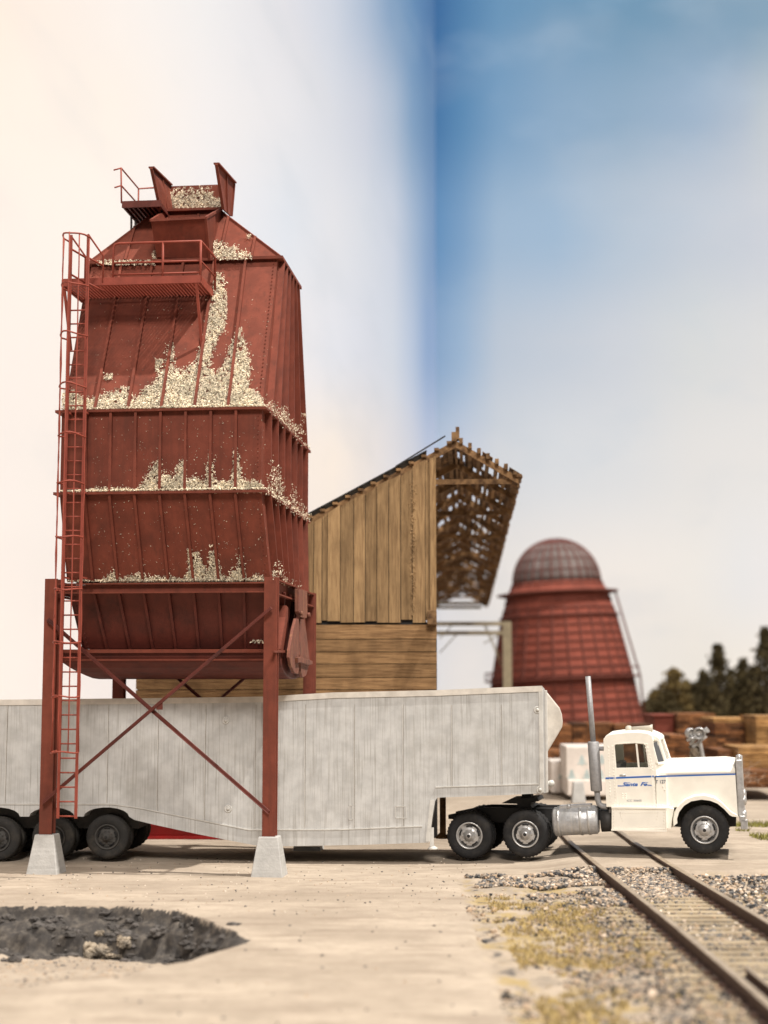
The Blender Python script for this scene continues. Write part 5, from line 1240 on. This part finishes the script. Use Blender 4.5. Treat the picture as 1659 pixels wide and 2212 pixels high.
g.hexa([(a[0], 0, z0_), (b[0], 0, z0_), (b[0], .45, z0_), (a[0], .45, z0_), (t[0], .06, t[1]), (t2[0], .06, t[1]), (t2[0], .39, t[1]), (t[0], .39, t[1])]); go = g.build('concrete_pier', M['concrete'], None, bevel=.02); go.location = fG.o; tag(go, 'small grey tapered concrete pier standing before the white wrapped packs', 'concrete pier')

# ================================================================== red beam on the ground behind the trailer
fE = Fr(420, 37.2, 0); e = MB(); a = fE.q(300, 1800, 0); b = fE.q(640, 1779, 0); z0_ = 0.0; z1_ = b[1]
e.box(a[0], b[0], 0, 1.6, z0_ + .05, z1_); eo = e.build('red_deck', M['redbeam'], None, bevel=.01); eo.location = fE.o; tag(eo, 'low bright red steel deck on the ground seen beneath the trailer', 'steel deck')
e = MB(); e.box(a[0] - .03, b[0] + .03, -.05, -.001, z0_ + .01, z0_ + .08); e.box(a[0] - .03, b[0] + .03, -.05, -.001, z1_ - .04, z1_ + .02); e.build_each('edge_channel', M['redbeam'], eo)

# ================================================================== signal, dead bush
fQ = Fr(1503, 41, 0)
sgn_ = root('crossing_signal', fQ, 'silver crossing signal with hooded round lamps rising behind the truck hood', 'crossing signal')
s1 = MB(); a = fQ.q(1521, 1640, 0); b = fQ.q(1514, 1604, 0); s1.tube([(a[0] + .02, .1, 0), (a[0], .1, a[1]), (b[0], .1, b[1]), (b[0] + .02, .1, b[1] + .3)], .05, 10); s1.build('post', M['silver'], sgn_)
for (x_, y_, r_) in ((1489, 1583, .13), (1511, 1583, .15)):
    c = fQ.q(x_, y_, 0); s1 = MB()
    s1.lathe([(.02, .10), (r_*.7, .08), (r_, .0), (r_, -.14), (r_*.9, -.14), (r_*.88, -.02), (r_*.55, -.01), (r_*.5, -.06), (r_*.35, -.06), (.01, -.02)], 'y', (0, 0, 0), 20)
    lo2 = s1.build('signal_lamp', M['silver'], sgn_); lo2.location = (c[0], 0, c[1]); lo2.rotation_euler = (R(8), 0, R(20 if x_ < 1500 else -15))
s1 = MB()
for (p0, p1) in (((1484, 1600), (1532, 1578)), ((1490, 1608), (1528, 1572)), ((1496, 1614), (1526, 1590))):
    a = fQ.q(*p0, .16); b = fQ.q(*p1, .16); s1.bar((a[0], .16 , a[1]), (b[0], .16, b[1]), .03, .07)
a = fQ.q(1526, 1577, .1); s1.lathe([(.05, -.08), (.05, .08)], 'y', (a[0], .1, a[1]), 10)
s1.build('crossbuck', M['silver'], sgn_)
rk = MB(); rr2 = random.Random(4)
for k in range(26):
    t = k / 26; c = fQ.q(1503 + rr2.uniform(-9, 9) + 4 * t, 1612 + 45 * t, .3); rk.tint = rr2.random(); stone(rk, (c[0], .3 + rr2.uniform(-.1, .1), c[1]), .12, rr2, 1)
c = fQ.q(1506, 1660, .3)
for k in range(40): t = k / 40; rk.tint = rr2.random(); stone(rk, (c[0] + rr2.uniform(-.15, .15), .3 + rr2.uniform(-.15, .15), c[1] * (1 - t)), .16, rr2, 1)
ro = rk.build('tree_stump', M['clump'], None); ro.location = fQ.o; tag(ro, 'knobbly pale dead tree stump just behind the silver signal', 'tree stump')
fD = Fr(1590, 47, 0); db = root('dead_bush', fD, 'dry leafless bush of bleached twigs right of the silver signal', 'bush'); tw = MB(); r3 = random.Random(8)
base = fD.q(1592, 1690, 0)
def twig(p, d, L_, r_, n_):
    p2 = p + d * L_; tw.tube([p, p2], [r_, r_ * .6], 4, cap=False)
    if n_ == 0: return
    for k in range(3 if n_ > 1 else 4):
        nd = (d + Vector((r3.gauss(0, .7), r3.gauss(0, .6), r3.gauss(0, .4)))).normalized(); twig(p2, nd, L_ * r3.uniform(.5, .85), r_ * .6, n_ - 1)
for k in range(6): twig(Vector((r3.uniform(-.3, .3), .2, 0)), Vector((r3.gauss(0, .35), r3.gauss(0, .3), 1)).normalized(), .62, .022, 4)
tw.build('twigs', M['twig'], db)

# ================================================================== trees behind
def tree(px_, D, ytop, wpx, seed, label, leafm, kind='conifer'):
    f = Fr(px_, D, 0); top = f.q(px_, ytop, 0)[1]; Rw = wpx * D / F; r = random.Random(seed)
    t = root('pine_tree' if kind == 'conifer' else 'bushy_tree', f, label, 'tree', 'trees beyond the lumber stacks')
    tk = MB(); tk.tube([(0, 0, 0), (0, 0, top * .5), (.1, 0, top * .98)], [.22, .15, .03], 8)
    mb = MB(); n_ = 1500
    for k in range(14):
        z_ = top * (.15 + .8 * k / 14); a = r.uniform(0, 6.28); rr_ = Rw * (1 - (z_ / top) ** 1.3 + .1) * .9; tk.tube([(0, 0, z_), (rr_ * math.cos(a), rr_ * math.sin(a), z_ + .1)], [.05, .02], 4)
    tk.build('trunk', M['bark'], t)
    cl = []
    for k in range(120):
        tz = r.random() ** .9; z_ = top * (.06 + .93 * tz); w0_ = Rw * ((1 - tz) ** 1.1 * 1.5 + .06) if kind == 'conifer' else Rw * math.sin(math.pi * (.18 + .8 * tz)) ** .6
        a = r.uniform(0, 6.28); q_ = r.uniform(.3, 1); cl.append((w0_ * q_ * math.cos(a), w0_ * q_ * math.sin(a), z_, (.10 + .30 * (1 - tz)) * (Rw ** .5) * 1.1, r.random()))
    for k in range(n_ * 2):
        x_, y_, z_, s_, tn = r.choice(cl); P = Vector((x_ + r.gauss(0, s_ * .8), y_ + r.gauss(0, s_ * .8), z_ + r.gauss(0, s_ * .7)))
        nn = Vector((r.gauss(0, 1), r.gauss(0, 1), r.gauss(0, 1))).normalized(); x1 = nn.orthogonal().normalized(); y1 = nn.cross(x1); l = r.uniform(.09, .2); mb.tint = min(1, max(0, tn * .6 + r.random() * .4))
        mb.add([P - x1*l, P + y1*l*.5, P + x1*l, P - y1*l*.5], [(0,1,2,3)])
    mb.build('crown', leafm, t)
tree(1420, 108, 1492, 34, 1, 'low olive bush tree just right of the burner foot', M['leaf2'], 'bush')
tree(1456, 104, 1444, 36, 2, 'yellow olive rounded tree, second from the burner', M['leaf2'], 'bush')
tree(1492, 108, 1470, 40, 3, 'dark green tree in the dip between the yellow olive and the tall pine', M['leaf'], 'bush')
tree(1520, 112, 1452, 40, 9, 'dark pine just left of the tall pointed pine', M['leaf'])
tree(1552, 104, 1394, 46, 4, 'tall pointed dark pine in the middle of the tree group', M['leaf'])
tree(1580, 110, 1448, 44, 5, 'dark short pine right of the tall pointed pine', M['leaf'])
tree(1606, 106, 1424, 42, 6, 'medium dark pine, second from the right edge', M['leaf'])
tree(1655, 102, 1356, 50, 7, 'tallest dark pine cut by the right edge of the picture', M['leaf'])
tree(1700, 106, 1400, 60, 8, 'dark pine standing just past the right edge', M['leaf'])
for i_, (x_, y_, l_) in enumerate(((1405, 1512, 'lowest olive bush peeping out beside the burner foot'), (1438, 1496, 'low dark bush in front of the yellow olive tree'), (1535, 1482, 'low dark bush between the yellow olive tree and the tall pine'), (1630, 1478, 'low dark bush left of the tallest pine'))): tree(x_, 98, y_, 34, 40 + i_, l_, M['leaf'], 'bush')
tree(1636, 112, 1440, 50, 12, 'dark pine tucked behind the tallest pine on its left', M['leaf'])

# ================================================================== railway
trk_pts_L = [(14, 3.80), (16, 3.86), (19, 3.93), (23, 4.0), (26, 4.0), (30, 3.97), (34, 3.97), (39, 4.1)]
def rail_x(y, side): x = ipol(trk_pts_L, y); return x + (0 if side == 0 else 1.40 - .01 * (26 - y) * -1 * 0 + .0)
rw = bpy.data.objects.new('railway_track', None); COL.objects.link(rw); tag(rw, 'single rusty railway track with bleached sleepers crossing the dusty road', 'railway track')
def rail(xf, y0, y1, name, zt=.235, hd=.052):
    for part, (prof_, m) in enumerate(((( (-.075, .03), (.075, .03), (.075, .045), (.016, .06), (.016, zt - .045), (hd, zt - .04), (hd, zt - .006), (-hd, zt - .006), (-hd, zt - .04), (-.016, zt - .045), (-.016, .06), (-.075, .045)), M['rail']), (((-hd + .004, zt - .006), (hd - .004, zt - .006), (hd - .008, zt), (-hd + .008, zt)), M['railhead']))):
        mb = MB(); n_ = len(prof_); ys_ = [y0 + (y1 - y0) * i / 60 for i in range(61)]; b = 0
        for y_ in ys_:
            x_ = xf(y_); mb.v += [(x_ + p[0], y_, p[1]) for p in prof_]
        for i in range(60):
            for k in range(n_): k2 = (k + 1) % n_; mb.face((i*n_+k, i*n_+k2, (i+1)*n_+k2, (i+1)*n_+k))
        mb.face(range(n_)); mb.face([60*n_+k for k in range(n_)][::-1])
        if part == 0: r0 = mb.build(name, m, rw)
        else: mb.build('rail_head', m, r0)
sx = lambda y: ipol([(14, 3.93), (18, 4.0), (22, 4.02), (26, 4.0), (30, 3.97), (34, 3.98), (39, 4.12)], y)
rail(lambda y: sx(y), 13.5, 39, 'rail'); rail(lambda y: sx(y) + 1.36, 13.5, 39, 'rail')
rail(lambda y: sx(y) + .34, 13.5, 19.3, 'guard_rail', .155, .034)
rt_ = random.Random(6); y_ = 13.6; first = True
while y_ < 29.2:
    mb = MB(); mb.tint = rt_.random(); xc_ = sx(y_) + .68; ln = rt_.uniform(1.22, 1.32); sk_ = rt_.uniform(-.03, .03)
    mb.hexa([(xc_ - ln, y_ - sk_ - .11, -.02), (xc_ + ln, y_ + sk_ - .11, -.02), (xc_ + ln, y_ + sk_ + .11, -.02), (xc_ - ln, y_ - sk_ + .11, -.02), (xc_ - ln, y_ - sk_ - .105, .04), (xc_ + ln, y_ + sk_ - .105, .04), (xc_ + ln, y_ + sk_ + .105, .04), (xc_ - ln, y_ - sk_ + .105, .04)])
    tt_ = mb.build('sleeper', M['tie'], rw, bevel=.008, seg=1)
    pl_ = MB()
    for s_ in (0, 1.36):
        for d in (-1, 1): xx = sx(y_) + s_ + d * .10; pl_.box(xx - .04, xx + .04, y_ - .05, y_ + .05, .04, .085)
    pl_.build_each('tie_plate', M['rail'], tt_)
    y_ += .42
# ballast
def ballast():
    r = random.Random(13); mb = MB()
    def put(x, y, s, tn=None, dz=0):
        h, _, _ = height(x, y); mb.tint = (r.random() ** .65) if tn is None else tn; stone(mb, (x, y, h + s * .25 + dz), s, r)
    for k in range(11000):   # left bank below the road edge
        x = r.uniform(1.5, 3.9); y = r.uniform(25.6, 30.0); e = 29.6 + .35 * nz(x, y, 1.1, 6)
        lim = 25.9 + (3.4 - x) * 1.2 + .5 * nz(x, y, 1.3, 8)
        if y > e + .12 or y < lim or x < 1.6 + .3 * nz(x, y, 2, 3): continue
        if nz(x, y, 1.1, 30) > .12 - .3 * (x < 2.6): continue
        put(x, y, r.uniform(.02, .06), dz=r.uniform(0, .04))
    for k in range(6500):   # between the rails and near the crossing
        x = r.uniform(4.05, 5.32); y = r.uniform(21, 29.7) if k % 2 else r.uniform(26.6, 29.8)
        if y < 26.6 and r.random() < .85 - .6 * (abs(y - 23) < .8): continue
        put(x, y, r.uniform(.02, .055), dz=.0)
    for k in range(6500):   # between the sleepers
        x = r.uniform(2.9, 6.2); y = r.uniform(14.2, 27); put(x, y, r.uniform(.016, .034), tn=r.choice([.2, .4, .5, .62, .7]))
    for k in range(9000):   # right bank
        x = r.uniform(5.5, 9.5); y = r.uniform(18, 29.9)
        if y > 29.4 + .4 * nz(x, y, 1.1, 6): continue
        if x < 6.0 and y < 24: continue
        put(x, y, r.uniform(.02, .065), dz=r.uniform(0, .04))
    for k in range(4200):   # loose on the shoulder
        x = r.uniform(1.3, 3.6); y = r.uniform(14.8, 27.5)
        if x < 3.2 and nz(x, y, 1.0, 17) < .12 - .25 * max(0, x - 2.2): continue
        s = r.uniform(.01, .035) if r.random() < .93 else r.uniform(.04, .08); put(x, y, s, tn=r.choice([r.random() * .35, r.uniform(.65, .9), r.uniform(.65, .95)]))
    for k in range(4200):
        x = r.uniform(2.3, 3.95); y = r.uniform(14.5, 27)
        if nz(x, y, 1.1, 50) > .1 and x < 3.3 or (x > 3.25 and r.random() < .6): continue
        put(x, y, r.uniform(.012, .042), tn=r.choice([r.random() * .4, r.uniform(.5, .9), r.uniform(.6, .9)]), dz=.03 if x > 3.1 else 0)
    o = mb.build('ballast', M['stone'], None); tag(o, 'grey black and tan ballast stones spilled along the track', 'ballast', kind='stuff')
ballast()
def debris():
    r = random.Random(17); mb = MB()
    for k in range(520):
        x = r.uniform(-7, 2.2); y = r.uniform(24.5, 33)
        if pit(x, y)[0] > 0: continue
        h, _, _ = height(x, y); mb.tint = r.choice([.2, .35, .75, .9, 1.0]); stone(mb, (x, y, h + .005), r.uniform(.008, .026), r)
    for k in range(110):
        x = r.uniform(-6.5, 1.1); y = r.uniform(15, 24)
        if pit(x, y)[0] > 0: continue
        h, _, _ = height(x, y); mb.tint = r.choice([.05, .2, .35, .8]); stone(mb, (x, y, h + .005), r.uniform(.012, .035), r, .5)
    for k in range(1100):  # in the hole
        x = r.uniform(-6.4, -1.9); y = r.uniform(17, 25.8); d, dk = pit(x, y)
        if d < .02 or dk > .4: continue
        h, _, _ = height(x, y); mb.tint = r.choice([.3, .6, .75, .8, .9]); stone(mb, (x, y, h + .004), r.uniform(.01, .045), r, .35)
    o = mb.build('loose_gravel', M['stone'], None); tag(o, 'loose gravel and crumbs scattered over the tan ground and in the hole', 'gravel', kind='stuff')
debris()
def hit_ground(px_, py_):
    r = ray(px_, py_); t = 13.0
    while t < 60:
        P = EYEV + r * t
        if P.z < height(P.x, P.y)[0]: return P
        t += .03
    return P
def blob(mb, c, s, sd, flat=1.0, rough=.45, sub=3, stretch=(1, 1, 1)):
    bm = bmesh.new(); bmesh.ops.create_icosphere(bm, subdivisions=sub, radius=1)
    b = len(mb.v)
    for v in bm.verts:
        p = v.co.copy(); n1 = noise.noise(p * 1.1 + Vector((sd * 7.3, 0, 0))); n2 = noise.noise(p * 3.2 + Vector((0, sd * 3.1, 0))); n3 = noise.noise(p * 8 + Vector((0, 0, sd)))
        k = 1 + rough * (n1 * 1.1 + n2 * .8 + n3 * .45); mb.v.append((c[0] + p.x * k * s * stretch[0], c[1] + p.y * k * s * stretch[1], c[2] + p.z * k * s * flat * stretch[2]))
    for f in bm.faces: mb.face([b + v.index for v in f.verts])
    bm.free()
def chunk(px_, py_, z, s, label, m, seed, n_=9, flat=.8, stretch=(1, 1, 1)):
    P = hit_ground(px_, py_); r = random.Random(seed); mb = MB()
    for k in range(n_):
        mb.tint = r.random(); blob(mb, (r.gauss(0, s * .4) * stretch[0], r.gauss(0, s * .3), abs(r.gauss(s * .25, s * .25)) * flat), s * r.uniform(.28, .55), r.random() * 50, flat, .6, 3, stretch)
    o = mb.build('rock_lump', m, None); o.location = P; tag(o, label, 'rock', 'rocks in the hole'); return o
chunk(205, 2062, 0, .24, 'large crumbly pale rock lump inside the dark hole', M['clump'], 1, 16)
chunk(270, 2040, 0, .13, 'small pale rock lump right of the large one in the hole', M['clump'], 2)
chunk(252, 2068, 0, .15, 'flat pale rock lump in front of the large one in the hole', M['clump'], 3, 7, .4)
chunk(217, 2020, 0, .08, 'little pale rock perched behind the large one in the hole', M['clump'], 4)
for i, (a, b, s, fl, st, lb) in enumerate(((345, 2020, .16, .8, (1.3, 1, 1), 'dark crust lump in the middle of the hole'), (420, 2045, .14, .6, (1.3, 1, 1), 'dark crust lump at the right flank of the hole'), (505, 1998, .07, .5, (1.8, 1, 1), 'small dark crust slab near the pointed end of the hole'), (20, 2078, .12, .7, (1.3, 1, 1), 'dark rubble lump at the left picture edge in the hole'))):
    chunk(a, b, 0, s, lb, M['asphalt'], 20 + i, 9, fl, st)
def rubble():
    r = random.Random(77); mb = MB(); k = 0
    while k < 230:
        x = r.uniform(-6.5, -1.9); y = ipol(PITF, x) - abs(r.gauss(.55, .38)); d, dk = pit(x, y)
        if d < .08 or dk < .5 or nz(x, y, 1.6, 91) < -.05: continue
        h = height(x, y)[0]; mb.tint = r.random(); s_ = r.uniform(.02, .075); blob(mb, (x, y, h + s_ * .2), s_, r.random() * 90, .7, .6, 2, (r.uniform(.8, 1.6), 1, 1)); k += 1
    o = mb.build('crust_rubble', M['asphalt'], None); tag(o, 'dark crumbled crust clinging to the far wall of the hole', 'rubble', kind='stuff')
rubble()
def grass(name, n_, region, m, label, seed, hh=(.03, .09)):
    r = random.Random(seed); mb = MB()
    for k in range(n_):
        x, y = region(r)
        if x is None: continue
        h, _, _ = height(x, y); a = r.uniform(0, 6.28); H = r.uniform(*hh); w_ = .012; dx, dy = math.cos(a) * w_, math.sin(a) * w_; lx, ly = r.gauss(0, .5) * H, r.gauss(0, .5) * H
        mb.tint = r.random(); mb.add([(x - dx, y - dy, h - .01), (x + dx, y + dy, h - .01), (x + lx, y + ly, h + H)], [(0, 1, 2)])
    o = mb.build(name, m, None); tag(o, label, 'grass', kind='stuff')
def reg1(r):
    x = r.uniform(1.7, 3.7); y = r.uniform(15, 27.0)
    if nz(x, y, .8, 40) + .35 * nz(x, y, 3, 41) + .9 * nz(x, y, 5, 42) < .22 - .45 * math.exp(-((x - 2.75) ** 2 / .25 + (y - 24) ** 2 / 4)): return None, None
    return x, y
grass('dry_grass', 26000, reg1, M['grass'], 'patches of yellow dry grass beside the track in the foreground', 31)
def reg2(r):
    x = r.uniform(8.3, 11.5); y = r.uniform(33.5, 40)
    if nz(x, y, .8, 44) + (x - 9) * .35 < 0: return None, None
    return x, y
grass('green_grass', 9000, reg2, M['grass_g'], 'olive grass clumps at the right edge beyond the truck bumper', 33, (.05, .16))
SC.cycles.use_denoising = True
